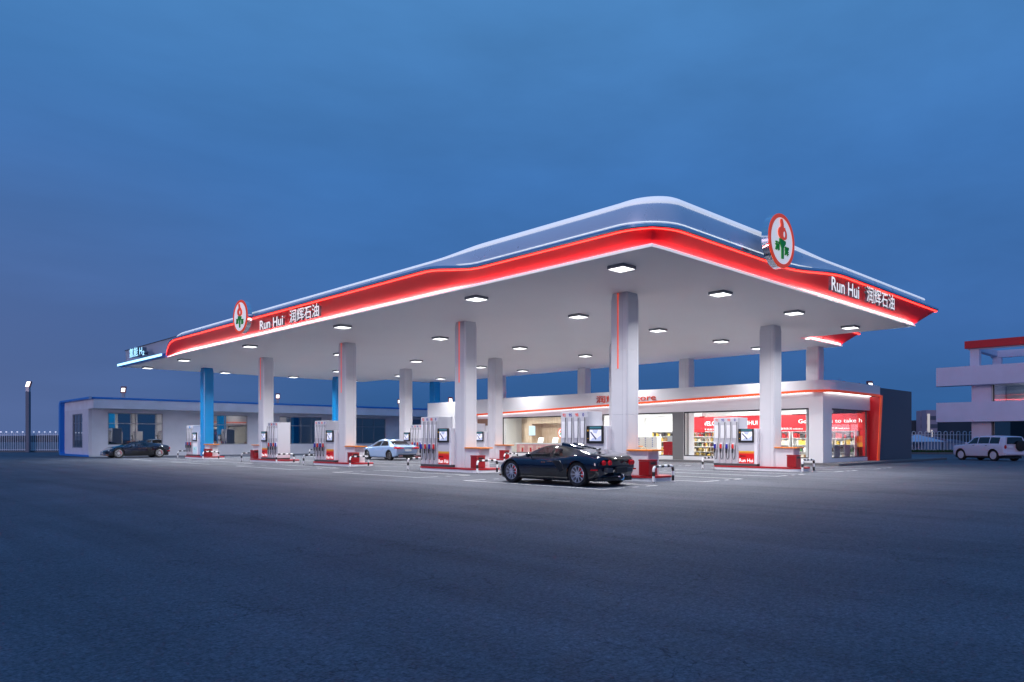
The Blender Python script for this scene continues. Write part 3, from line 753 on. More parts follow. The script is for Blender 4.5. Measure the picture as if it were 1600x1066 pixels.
# interior
IW=mat('interior_white',(.82,.82,.82),.6); IC=mat('interior_ceiling',(.8,.8,.8),.6)
part('inner_floor',lambda m:m.ub(SU0+.3,SU1-.3,SV0+.3,SV1-.3,.131,.15),mat('floor_tile',(.55,.55,.56),.25))
part('ceiling',lambda m:m.ub(SU0+.31,SU1-.31,SV0+.31,47.7,3.36,3.42),IC)
part('inner_wall',lambda m:(m.ub(SU0+.31,34.6,47.3,47.5,.15,3.36),m.ub(34.4,34.6,SV0+.35,47.29,.15,3.36),m.ub(46.5,46.7,SV0+.35,47.29,.15,3.36)),IW)
part('beam',lambda m:(m.ub(18.6,26.1,43.9,44.5,3.0,3.355),m.ub(27.2,34.3,43.9,44.5,3.0,3.355)),mat('beam_white',(.8,.8,.8),.5))
part('ceiling_led',lambda m:(m.ub(18.2,33.9,42.2,42.6,3.33,3.355),m.ub(18.2,33.9,45.4,45.8,3.33,3.355),m.ub(36,45.5,42.0,42.3,3.33,3.355)),mat('ceil_led',(1,1,1),.5,emit=(1,1,1),es=6))
RSG=mat('red_signboard',(.70,.018,.025),.45)
part('red_signboard',lambda m:(m.ub(SU0+.32,30.2,47.2,47.29,1.96,3.05),m.ub(SU0+.32,18.05,47.1,47.19,1.2,1.95)),RSG)
part('orange_graphic',lambda m:(m.ub(SU0+.33,18.2,47.0,47.09,1.25,1.65)),ORB)
part('yellow_graphic',lambda m:(m.ub(SU0+.33,18.2,47.0,47.09,.95,1.24)),YEL)
text('welcome_lettering','WELCOME TO RUNHUI',(47.17,29.3,2.42),FV,LETW,4.4,.30,.01,.004,shop)
text('slogan_lettering','Good things to take h',(47.17,22.0,2.40),FV,LETW,4.05,.34,.01,.004,shop)
text('small_slogan','润辉 欢迎光临',(47.17,29.3,2.07),FV,LETW,1.3,.13,.005,.002,shop)
text('small_slogan','便利生活 welcome',(47.17,23.2,2.07),FV,LETW,1.5,.13,.005,.002,shop)
text('small_slogan','便利生活 welcome',(47.17,20.2,2.07),FV,LETW,1.5,.13,.005,.002,shop)
def ilight(u,v,z,sx,sy,e):
    a=bpy.data.lights.new('shop_light','AREA'); a.shape='RECTANGLE'; a.size=sx; a.size_y=sy; a.energy=e; a.color=(1,.99,.96)
    o=bpy.data.objects.new('shop_light',a); COL.objects.link(o); o.location=(v,u,z)
for u in (20,23.5,28.5,32.5): ilight(u,43.1,3.30,.35,2.4,125 if u<28 else 80)
for u in (20,23.5,28.5,32.5): ilight(u,46.0,3.30,.35,2.4,75)
for u in (38,41,44): ilight(u,42.6,3.30,.35,2.0,95)
# cashier corner in pale wood
part('wood_wall',lambda m:(m.ub(34.62,46.48,45.6,45.75,.15,3.35),m.ub(36.6,44.6,44.4,45.58,2.75,3.35),m.ub(44.0,44.9,44.4,45.58,.15,2.74),m.ub(35.6,36.9,44.4,45.58,.15,2.74)),WOOD)
part('grey_door',lambda m:m.ub(37.2,38.4,45.54,45.59,.15,2.55),LGREY)
part('poster',lambda m:m.ub(43.6,44.3,44.34,44.39,1.75,2.55),mat('poster_blue',(.35,.5,.7),.5,emit=(.5,.65,.85),es=.4))
rb=roundel('wall_emblem',41.6,45.5,1.95,FV,.42,None); 
for k_ in ('label','category','group'):
    if k_ in rb: del rb[k_]
rb.parent=shop
text('wall_lettering','润辉石油',(45.55,40.9,1.92),FV,TRED,1.1,.24,.01,.006,shop)
text('wall_lettering','RUN HUI SHIYOU',(45.55,40.9,1.60),FV,TRED,1.5,.16,.01,.004,shop)
cnt=empty('cashier_counter',(0,0,0),0,'long cashier counter with white top and pink printed front inside the shop','counter')
part('counter_body',lambda m:m.ub(36.8,43.8,42.4,43.0,.15,1.02),mat('pink_front',(.62,.30,.32),.5,var=.12,vs=5),cnt)
part('counter_top',lambda m:m.ub(36.7,43.9,42.3,43.1,1.021,1.12),mat('counter_white',(.7,.72,.75),.3),cnt)
for k in range(7):
    m=MB(); m.ub(37.2+k*.95,37.75+k*.95,42.385,42.398,.35,.92); m.ub(37.3+k*.95,37.5+k*.95,42.37,42.384,.4,.75,1); m.obj('printed_panel',[mat('panel_cream',(.72,.5,.45),.5),REDM],cnt)
first=None
for k,u in enumerate((38.4,40.0,41.6)):
    lab='white till screen on the shop counter, %s'%(['nearest the white wall pier','middle of the three','farthest from the white pier'][k])
    if first is None:
        t=first=empty('till_screen',(42.7,u,1.122),FV,lab,'till screen','till screens on the counter')
        m=MB(); m.prism([(-.1,.02),(.0,.02),(.10,.42),(.06,.44)],-.0,.55,axis='x'); m.obj('display_panel',mat('till_white',(.85,.85,.85),.4,emit=(1,1,1),es=.3),t)
        m=MB(); m.box(.15,.4,-.05,.15,0,.019); m.obj('stand',DARK,t)
    else: dup_at(first,(42.7,u,1.122),FV,lab)
# stocked shelves
def shelf_unit(name,u0,u1,v,z1,label,seed,pal,rows,rz=0):
    rnd=random.Random(seed)
    root=empty(name,(v,u0,.15),0,label,'shelf','stocked shelves inside the shop')
    m=MB(); w=u1-u0; m.box(.36,.40,0,w,0,z1-.15)
    for k in range(rows+1):
        z=(z1-.17)*k/rows; m.box(0,.36,0,w,z,z+.02)
    for y in (0,w-.03): m.box(0,.358,y,y+.03,.021,z1-.16) 
    m.obj('frame',IW,root)
    g=MB(); h=(z1-.17)/rows
    for k in range(rows):
        y=.06; z=(z1-.17)*k/rows+.022
        pk=pal[k%len(pal)]
        while y<w-.16:
            bw=rnd.uniform(.07,.16); bh=h*rnd.uniform(.5,.8)
            if rnd.random()<.88: g.box(.06,.26,y,y+bw*.85,z,z+bh,rnd.choice(pk))
            y+=bw
            if rnd.random()<.1: y+=.08
    gm=[IW,GOLD,mat('goods_red',(.5,.02,.02),.5),mat('goods_dark',(.05,.04,.04),.5),mat('goods_cream',(.7,.62,.5),.5),mat('goods_blue',(.08,.18,.45),.5),mat('goods_green',(.08,.2,.08),.5),mat('goods_brown',(.3,.18,.09),.5)]
    o=g.obj('goods',gm,root); o['kind']='stuff'
    return root
pal1=[[4,4,7,1],[1,7,4,4],[7,3,6,4],[4,0,0,4],[2,3,2,3]]
shelf_unit('wall_shelf',25.3,29.9,46.7,1.95,'tall white wall shelf of packets below the WELCOME lettering',1,pal1,5)
shelf_unit('wall_shelf',22.4,25.0,46.7,1.95,'tall white wall shelf between the two lit lettering boards',2,[[0,4,7],[3,6,7],[4,0,4,1],[2,3,2]],4)
shelf_unit('wall_shelf',20.3,22.2,46.7,1.95,'tall white wall shelf below the start of the Good things lettering',3,[[0,4,7],[3,6,0],[4,0,4,1],[2,3,2]],4)
shelf_unit('wall_shelf',18.2,20.1,46.7,1.95,'tall white wall shelf seen through the side window of the shop',4,[[0,4,0],[3,6,7],[4,0,4,1],[2,3,2]],4)
shelf_unit('display_shelf',27.6,33.4,46.7,2.0,'tall shelf of yellow goods behind the middle shop window',5,[[1,1,3,0],[1,3,3,1],[3,2,1,0],[1,0,4,7]],5)
shelf_unit('low_shelf',24.2,26.0,44.2,1.3,'low gondola shelf near the grey pier of the shop',6,[[0,4,0],[4,7,1],[3,2,7]],3)
# promo box stacks by the middle window
PB=wood('crate_wood',(.55,.43,.30),(.68,.56,.42))
t=empty('wooden_display_crate',(41.4,30.6,.15),0,'stepped pale wooden crate stand behind the middle shop window','crate stand')
m=MB(); m.box(0,.8,0,1.2,0,.75); m.box(0,.8,1.202,2.1,0,1.05); m.obj('crate',PB,t,bevel=.01)
t=empty('white_box_pair',(41.6,29.9,.15),0,'white goods boxes with blue dots stacked behind the wooden crate stand','boxes')
m=MB(); m.box(.9,1.4,.0,1.7,0,1.45,0); m.obj('box',IW,t,bevel=.01)
m=MB()
for k in range(5):
    for y in (.35,.95,1.5): m.box(.885,.898,y,y+.07,.75+k*.14,.82+k*.14)
m.obj('blue_dot',mat('dot_blue',(.05,.15,.45),.5),t)
t=empty('red_promotion_stand',(41.2,27.5,.15),0,'red L shaped promotion stand beside the grey shop pier','stand')
m=MB(); m.box(0,.5,.0,1.0,.95,1.12); m.box(.02,.48,.35,1.0,.0,.949); m.obj('stand_body',REDM,t,bevel=.01)
m=MB(); m.box(.05,.45,.1,.7,1.121,1.5); m.obj('white_top_box',IW,t,bevel=.01)
t=empty('red_hanging_frame',(44.2,27.25,1.9),0,'red hanging frame beside the grey pier inside the shop','frame')
m=MB(); m.box(0,.08,0,.35,0,1.1); m.box(0,.08,.352,.9,0,.2); m.obj('frame_board',RSG,t)
# stools and chair by the corner window
def red_chair(u,v,rz,label,arms):
    t=empty('red_chair',(v,u,.15),rz,label,'chair' if arms else 'stool')
    m=MB()
    for x in (-.17,.17):
        for y in (-.17,.17): m.tube([(x*1.25,y*1.25,0),(x*.8,y*.8,.62)],.013,6)
    m.tube([(-.2,-.2,.22),(.2,-.2,.22),(.2,.2,.22),(-.2,.2,.22),(-.2,-.2,.22)],.009,6); m.obj('legs',STEEL,t)
    sr=mat('chair_red',(.75,.05,.03),.4)
    rows=[]
    for i in range(9):
        y=-.24+.06*i
        rows.append([(-.25+.0625*j,y,.64+.035*((j-4)/4)**2*2+(0.0 if not arms else .0)) for j in range(9)])
    if arms:
        for i in range(1,7): rows.append([(-.25+.0625*j,.24+.02*i,.66+.05*i+.07*((j-4)/4)**2-(.02*i*((j-4)/4)**2)) for j in range(9)])
    m=MB(); m.grid(rows); o=m.obj('seat_shell',sr,t,smooth=True); sd=o.modifiers.new('thick','SOLIDIFY'); sd.thickness=.025
    if arms:
        for x in (-.26,.26):
            m=MB(); m.tube([(x,-.18,.66),(x*1.05,-.05,.83),(x,.2,.86),(x*.9,.3,.92)],.02,6); m.obj('armrest',sr,t,smooth=True)
    return t
red_chair(20.35,41.3,R(60),'red shell armchair on thin legs behind the corner shop window',True)
red_chair(21.7,41.5,0,'red topped stool on thin legs left of the red armchair',False)
red_chair(18.9,43.6,R(200),'red shell stool seen low in the side shop window',False)
t=empty('window_bar_table',(0,0,0),0,'glass fronted grey bar table along the side window of the shop','table')
m=MB(); m.box(42.0,46.4,18.1,18.6,1.05,1.10); m.obj('table_top',LGREY,t)
m=MB(); 
for v in (42.1,43.7,45.2): m.box(v,v+.8,18.2,18.26,.15,1.049)
m.obj('grey_panel',GREY,t)
#%%WORKSHOP
# ------------------------------------------------------------------ low workshop with blue trim
FL=mat('flood_glow',(1,1,1),.5,emit=(1,.97,.92),es=2.2)
ws=empty('workshop_building',(0,0,0),0,'long low grey workshop with bright blue roof trim behind the canopy','building')
WU,WV0,WV1,WUB=65.2,16.3,63.0,74.8; WH=4.8; RU=66.7
wins=[(19.9,27.6),(33.6,41.2),(47.0,54.2)]
def wx(px,U=RU):
    t=(px-800)/1148; Z=U/(cos(AZ)-t*sin(AZ)); return (t*cos(AZ)+sin(AZ))*Z
wl=[(wx(168.5),wx(254.5)),(wx(314),wx(387)),(wx(437),wx(503)),(wx(548),wx(603)),(wx(642),wx(700))]
wz1,wz0=3.62,.95
def wwall(m):
    xs=[WV0+.252]+[x for p in wl for x in p]+[WV1]
    for a,b in zip(xs[0::2],xs[1::2]): m.box(a,b,RU,RU+.3,0,3.9)
    for a,b in wl: m.box(a,b,RU,RU+.3,0,wz0); m.box(a,b,RU,RU+.3,wz1,3.9)
    m.box(WV0+.003,WV1,RU+.31,WUB,3.6,3.9)
    m.box(WV0+.3,WV1,WUB-.3,WUB-.01,0,3.59)
part('wall',wwall,CONC,ws)
def endwall(m):
    a,b=67.6,69.9
    def uu(px):
        t=(px-800)/1148; Z=WV0/(t*cos(AZ)+sin(AZ)); return (-t*sin(AZ)+cos(AZ))*Z
    a,b=uu(128.8),uu(113.2)
    m.ub(RU-.003,a,WV0-.003,WV0+.25,0,3.9); m.ub(b,WUB,WV0-.003,WV0+.25,0,3.9); m.ub(a,b,WV0-.003,WV0+.25,0,.7); m.ub(a,b,WV0-.003,WV0+.25,3.55,3.9)
    f=MB(); f.ub(a,b,WV0+.06,WV0+.12,.7,.78); f.ub(a,b,WV0+.06,WV0+.12,3.47,3.55); f.ub(a,b,WV0+.06,WV0+.12,2.75,2.81)
    k=(b-a)/3
    for i in range(4): f.ub(a+i*k*.98,a+i*k*.98+.07,WV0+.065,WV0+.115,.78,3.47)
    o=f.obj('window',MFRAME,ws); g=MB(); g.ub(a,b,WV0+.085,WV0+.095,.78,3.47); g.obj('pane',DGLASS,o)
part('end_wall',endwall,PLASTER,ws)
part('parapet',lambda m:(m.ub(WU,WU+.25,WV0,WV1,3.9,WH-.16),m.ub(WU+.25,WUB,WV0,WV0+.25,3.9,WH-.16),m.ub(WU+.251,RU+.3,WV0+.251,WV1,3.9,3.98)),CONC,ws)
def blueband(m):
    m.ub(WU-.04,WU+.3,WV0-.06,WV1,WH-.158,WH)
    r=.5; y0,y1=WU-.04,WUB+.1
    # frame round the end: along the top, round the far corner, down and back along the ground
    pts=[(y0,WH-.01)]+[(y1-r+r*sin(a),WH-r+r*cos(a)-.01) for a in [pi/2*i/8 for i in range(9)]]+[(y1-r+r*cos(a),.01+r-r*sin(a)) for a in [pi/2*i/8 for i in range(9)]]+[(y0,.01)]
    inn=[(y0,WH-.16)]+[(y1-.55-(r-.2)+(r-.2)*sin(a),WH-.16-(r-.2)+(r-.2)*cos(a)) for a in [pi/2*i/8 for i in range(9)]]+[(y1-.55-(r-.2)+(r-.2)*cos(a),.16+(r-.2)-(r-.2)*sin(a)) for a in [pi/2*i/8 for i in range(9)]]+[(y0,.16)]
    for xa in (WV0-.35,):
        A=[(xa,u,z) for u,z in pts]; B=[(xa,u,z) for u,z in inn]; C=[(WV0-.004,u,z) for u,z in inn]; D=[(WV0-.004,u,z) for u,z in pts]
        m.grid([A,B]); m.grid([B,C]); m.grid([A,D])
part('blue_trim',blueband,BLUE2,ws)
for k,(a,b) in enumerate(wl):
    f=MB(); w=.07
    f.box(a,b,RU+.06,RU+.12,wz1-w,wz1-.001); f.box(a,b,RU+.06,RU+.12,wz0+.001,wz0+w); f.box(a,b,RU+.06,RU+.12,2.7,2.7+w)
    nn=[2,2,4,3,3][k]
    for i in range(nn+1):
        x=a+(b-a-w)*i/nn
        if k in (3,4) or i in (0,nn) or True: f.box(x,x+w,RU+.065,RU+.115,wz0+w,2.7); f.box(x,x+w,RU+.065,RU+.115,2.7+w,wz1-w)
    o=f.obj('window',MFRAME,ws)
    g=MB(); g.box(a+.02,b-.02,RU+.085,RU+.095,wz0+.02,wz1-.02); g.obj('pane',DGLASS,o)
part('inner_back',lambda m:m.box(WV0+.5,WV1-.5,RU+4,RU+4.1,.01,3.5),mat('room_dark',(.05,.06,.10),.8),ws)
# floodlights on the roofs and the tall post
def flood(u,v,z,label,post=.35,rz=None,scale=1.):
    t=empty('floodlight',(v,u,z),-AZ+R(12) if rz is None else rz,label,'floodlight','floodlights')
    m=MB(); m.box(-.16,.16,-.02,.16,0,post+.1); m.obj('post',GREY,t)
    m=MB(); m.prism([(-.13,post-.03),(.02,post-.05),(.34,post+.68),(.20,post+.76)],-.30,.30,axis='x'); m.obj('housing',mat('flood_red',(.25,.06,.06),.5),t)
    m=MB(); d=.015
    m.add([(-.2,-.13+.01-.02,post+.09),(.2,-.13+.01-.02,post+.09),(.2,.20-.05,post+.62),(-.2,.20-.05,post+.62)],[(0,1,2,3)]); m.obj('lamp_face',FL,t)
    t.scale=(scale*.68,)*3
    return t
def atx(px,U):
    t=(px-800)/1148; Z=U/(cos(AZ)-t*sin(AZ)); return (t*cos(AZ)+sin(AZ))*Z
flood(WU+.7,atx(192.5,WU+.7),3.98,'floodlight on the workshop roof near its left end',1.9)
flood(WU+.7,atx(434,WU+.7),3.98,'floodlight on the workshop roof right of the fourth front column',1.9)
flood(WU+.7,atx(624,WU+.7),3.98,'floodlight on the workshop roof partly hidden by a middle row column',1.9)
flood(52.0,42.0,4.32,'floodlight on the left end of the shop roof beside the second column',.6)
flood(18.3,49.6,4.66,'floodlight on the dark grey end of the shop',.05)
pu,pv=CW((44-800)/1148*80,80)
t=empty('lamp_post',(pv,pu,0),-AZ,'tall thick grey lamp post with a floodlight by the left fence','lamp post')
m=MB(); m.box(-.19,.19,-.17,.17,0,6.6); m.obj('post',mat('post_grey',(.16,.17,.22),.6),t,bevel=.02)
m=MB(); m.box(-.17,.17,-.15,.15,6.601,7.1); m.obj('lamp_bracket',GREY,t)
m=MB(); m.prism([(-.16,7.1),(.04,7.1),(.30,7.68),(.14,7.75)],-.26,.26,axis='x'); m.obj('lamp_housing',mat('flood_red',(.25,.06,.06),.5),t)
m=MB(); m.add([(-.2,-.20,7.14),(.2,-.20,7.14),(.2,.10,7.70),(-.2,.10,7.70)],[(0,1,2,3)]); m.obj('lamp_face',FL,t)
# fences
FM=mat('fence_white',(.75,.76,.80),.4)
def fence(name,X0,X1,Z,H,sp,label,hoop,tips):
    u,v=CW(X0,Z); t=empty(name,(v,u,0),-AZ,label,'fence')
    W_=X1-X0; n=int(W_/sp); bw=.035 if hoop else .02
    m=MB()
    for i in range(n+1):
        x=i*sp; m.box(x-bw,x+bw,-.02,.02,.12,H)
        if hoop and i%2==0 and i<n: m.tube([(x+sp*.5-sp*.5*cos(a),0,H+.10*sin(a)) for a in [pi*k/6 for k in range(7)]],.035,5)
    m.obj('bars',FM,t)
    m=MB(); m.box(0,W_,-.03,.03,H-.28,H-.23); m.box(0,W_,-.03,.03,.25,.30); m.obj('rail',FM,t)
    m=MB(); m.box(0,W_,-.12,.12,0,.15); m.obj('base_kerb',KERB,t)
    if tips:
        m=MB()
        for i in range(0,n+1,3): m.box(i*sp-.05,i*sp+.05,-.05,.05,H+.001,H+.13)
        m.obj('lit_cap',mat('cap_white',(.9,.9,1),.4,emit=(.75,.8,1),es=.7),t)
fence('railing_fence',-80,-37,80.5,2.15,.20,'low pale railing fence with lit caps along the left edge of the lot',False,True)
fence('railing_fence',38,49.3,78.5,2.15,.34,'white hooped railing fence between the shop and the balcony building',True,False)
#%%OFFICE
# ------------------------------------------------------------------ balcony building at the right
ob=empty('office_building',(0,0,0),0,'two storey lilac building with wide balconies and red roof beam at the right edge','building')
LIL=mat('lilac_render',(.62,.58,.70),.85,var=.05,vs=1,bump=.1,bs=15)
OU0,OU1=-16,22.7
part('balcony',lambda m:m.ub(OU0,OU1,77.6,79.0,3.05,4.87),LIL,ob)
part('balcony',lambda m:m.ub(OU0,OU1,77.6,79.0,6.45,8.2),LIL,ob)
part('wall',lambda m:(m.ub(18.5,20.1,79.0,90,0,8.0),m.ub(OU0,18.499,88,90,0,8.0)),LIL,ob)
part('floor_slab',lambda m:(m.ub(OU0,20.1,79.001,88,3.2,3.6),m.ub(OU0,20.1,79.001,88,6.6,7.0)),mat('slab_white',(.6,.6,.62),.7),ob)
def owin(z0,z1,lit):
    f=MB(); f.ub(OU0,18.45,79.3,79.4,z1-.12,z1); f.ub(OU0,18.45,79.3,79.4,z0,z0+.08)
    for u in (18.33,13.6,8.5,3.5,-1.5): f.ub(u,u+.12,79.31,79.39,z0+.08,z1-.12)
    o=f.obj('window',FRAME,ob); g=MB(); g.ub(OU0,18.4,79.34,79.36,z0+.08,z1-.12); g.obj('pane',glass('office_glass',(.65,.7,.8),.08,gmax=.3) if lit else DGLASS,o)
owin(0.05,3.19,False); owin(3.62,6.58,True)
part('room_wall',lambda m:m.ub(OU0,18.4,84,84.2,3.61,6.59),mat('room_grey',(.5,.52,.5),.8),ob)
part('room_lamp',lambda m:(m.ub(14.5,16,81.5,81.8,6.5,6.55),m.ub(8.5,10,81.5,81.8,6.5,6.55)),mat('room_led',(1,1,1),.5,emit=(1,1,.95),es=6),ob)
part('lower_panel',lambda m:m.ub(-14,14.0,79.6,79.7,.05,3.15),mat('slat_grey',(.12,.13,.17),.7),ob)
part('roof_beam',lambda m:(m.ub(OU0,20.4,77.9,78.25,9.86,10.55)),mat('beam_red',(.55,.004,.012),.5),ob)
part('roof_frame',lambda m:(m.ub(OU0,20.2,78.26,78.6,9.75,10.35),m.ub(19.6,20.2,78.61,86,9.75,10.3),m.ub(OU0,20.2,86.01,86.6,9.6,10.3),m.ub(11,11.5,78.61,86,9.75,10.3)),LIL,ob)
part('roof_post',lambda m:(m.ub(19.3,20.05,78.3,78.95,7.9,9.74),),LIL,ob)
part('roof_post',lambda m:(m.ub(19.3,20.05,86.05,86.6,7.9,9.59),),LIL,ob)
part('roof_post',lambda m:(m.ub(5,5.7,78.3,78.95,7.9,9.74),),LIL,ob)
ilight(13,81.5,6.4,2,4,200)
# far things beyond the fence
def far_tower(px,py_top,Z,w,label,lit):
    X=(px-800)/1148*Z; h=(686-py_top)*Z/1148+HC; u,v=CW(X,Z)
    t=empty('distant_tower',(v,u,-1),-AZ,label,'tower block')
    m=MB(); m.box(-w/2,w/2,0,w*.8,0,h); m.obj('wall',mat('tower_wall',(.30,.26,.34),.8),t)
    m=MB()
    for k in range(5):
        for x in (-.33,-.1,.13,.36): m.box(x*w-.6,x*w+.6,-.1,-.01,h-4-k*3.3,h-2.4-k*3.3)
    m.obj('window',mat('tower_window',(.1,.11,.15),.3),t)
    if lit:
        m=MB(); m.box(-w*.42,-w*.2,-.22,-.12,h-9,h-1.5); m.box(-w*.1,w*.05,-.22,-.12,h-13,h-8); m.obj('lit_window',mat('lit_win',(1,.9,.7),.5,emit=(1,.88,.72),es=.3),t)
far_tower(1446,638,300,4,'pale left half of the distant tower pair beyond the fence',False)
far_tower(1456,637,296,4.5,'darker lit right half of the distant tower pair beyond the fence',True)
X=(1433-800)/1148*96; u,v=CW(X,96)
t=empty('pavilion_tent',(v,u,0),-AZ+R(10),'pale pavilion tent with peaked roof seen through the right fence','tent')
m=MB(); m.add([(-2.6,-2,1.1),(2.6,-2,1.1),(2.6,2,1.1),(-2.6,2,1.1),(0,0,2.05)],[(0,1,4),(1,2,4),(2,3,4),(3,0,4),(3,2,1,0)]); m.obj('roof',mat('tent_white',(.55,.62,.75),.7),t)
m=MB()
for x in (-2.5,0,2.5):
    for y in (-1.9,1.9): m.tube([(x,y,0),(x,y,1.12)],.06,6)
m.box(-2.55,2.55,1.7,1.75,0,.9); m.obj('frame',mat('tent_frame',(.4,.46,.6),.6),t)
for k,(px,w,h,lab) in enumerate(((1466,3.0,1.5,'low blue grey hut beside the pavilion tent beyond the fence'),(1491,3.6,1.2,'low pale shed beyond the fence behind the white off-roader'))):
    X=(px-800)/1148*104; u,v=CW(X,104); t=empty('garden_hut',(v,u,0),-AZ,lab,'hut')
    m=MB(); m.box(-w/2,w/2,0,2,0,h*.75); m.obj('wall',mat('hut_wall%d'%k,(.22,.27,.38) if k==0 else (.35,.38,.5),.8),t)
    m=MB(); m.prism([(-w/2-.2,h*.75),(w/2+.2,h*.75),(0,h*1.15)],-.2,2.2,axis='y'); m.obj('roof',mat('hut_roof',(.16,.2,.3),.8),t)
#%%CARS
# ------------------------------------------------------------------ cars
def interp(tab,x):
    if x<=tab[0][0]: return tab[0][1]
    if x>=tab[-1][0]: return tab[-1][1]
    n=len(tab)
    for i in range(n-1):
        if tab[i][0]<=x<=tab[i+1][0]:
            x0,y0=tab[i]; x1,y1=tab[i+1]; h=x1-x0; t=(x-x0)/h
            def sl(k):
                if k==0: return (tab[1][1]-tab[0][1])/(tab[1][0]-tab[0][0])
                if k==n-1: return (tab[-1][1]-tab[-2][1])/(tab[-1][0]-tab[-2][0])
                a=(tab[k][1]-tab[k-1][1])/(tab[k][0]-tab[k-1][0]); b=(tab[k+1][1]-tab[k][1])/(tab[k+1][0]-tab[k][0])
                return 0 if a*b<=0 else 2*a*b/(a+b)
            m0,m1=sl(i)*h,sl(i+1)*h
            return (2*t**3-3*t*t+1)*y0+(t**3-2*t*t+t)*m0+(-2*t**3+3*t*t)*y1+(t**3-t*t)*m1
def cr_spline(P,counts):
    out=[]; n=len(P)
    for i in range(n-1):
        p0=P[max(i-1,0)]; p1=P[i]; p2=P[i+1]; p3=P[min(i+2,n-1)]
        for k in range(counts[i]):
            t=k/counts[i]
            f=lambda a,b,c,d: .5*((2*b)+(-a+c)*t+(2*a-5*b+4*c-d)*t*t+(-a+3*b-3*c+d)*t**3)
            out.append((f(p0[0],p1[0],p2[0],p3[0]),f(p0[1],p1[1],p2[1],p3[1])))
    out.append(P[-1]); return out
def build_wheel(parent,x,y,r,w,side,spokes,rimmat,caliper=None,cap=False):
    """side=+1 : outer face towards +y"""
    t=empty('wheel',(x,y,r)); t.parent=parent
    m=MB(); k=w/2; rr=r*.70
    m.lathe([(rr,-k*.85),(r*.93,-k),(r,-k*.7),(r,k*.7),(r*.93,k),(rr,k*.85)],(0,0,0),'y',40); m.obj('tyre',RUBBER,t,smooth=True)
    m=MB(); o=side*k
    m.lathe([(rr,o*.86),(rr*.95,o*.90),(rr*.93,o*.55),(rr*.90,-o*.8)],(0,0,0),'y',40)
    if cap:
        m.lathe([(0,o*.80),(rr*.5,o*.84),(rr*.93,o*.60)],(0,0,0),'y',32)
    else:
        for i in range(spokes):
            a=2*pi*i/spokes; da=.10
            P=[]
            for rad,wd in ((rr*.15,.16*rr),(rr*.55,.085*rr),(rr*.95,.12*rr)):
                P.append((rad,wd))
            for (r0,w0),(r1,w1) in zip(P,P[1:]):
                e=Vector((cos(a),0,sin(a))); nrm=Vector((-sin(a),0,cos(a)))
                y0=o*(.78 if r0<rr*.3 else .80); y1=o*.86
                vs=[e*r0+nrm*w0*.5+Vector((0,y0,0)),e*r0-nrm*w0*.5+Vector((0,y0,0)),e*r1-nrm*w1*.5+Vector((0,y1,0)),e*r1+nrm*w1*.5+Vector((0,y1,0))]
                bk=[p-Vector((0,o*.2,0)) for p in vs]
                m.add(vs+bk,[(0,1,2,3),(7,6,5,4),(0,3,7,4),(1,5,6,2)])
        m.lathe([(0,o*.9),(rr*.16,o*.88),(rr*.2,o*.74)],(0,0,0),'y',20)
    m.obj('rim',rimmat,t,smooth=not True)
    m=MB(); m.lathe([(0,o*.30),(rr*.86,o*.30)],(0,0,0),'y',28)
    if caliper:
        m.lathe([(rr*.82,o*.45),(rr*.80,o*.62),(rr*.55,o*.62),(rr*.52,o*.45)],(0,0,0),'y',28,1)
        # keep only a wedge of the caliper ring
        nf=len(m.f); keep=[]
        for fi in range(nf):
            if m.m[fi]==1:
                c=sum((Vector(m.v[i]) for i in m.f[fi]),Vector())/len(m.f[fi]); a=math.atan2(c.z,c.x)
                if not (1.9<a or a<-2.7): continue
            keep.append(fi)
        m.f=[m.f[i] for i in keep]; m.m=[m.m[i] for i in keep]
    m.obj('brake',[mat('brake_disc',(.12,.12,.13),.4,metal=.6) if not cap else BLACK,mat('caliper_red',(.65,.03,.03),.4)],t)
    return t
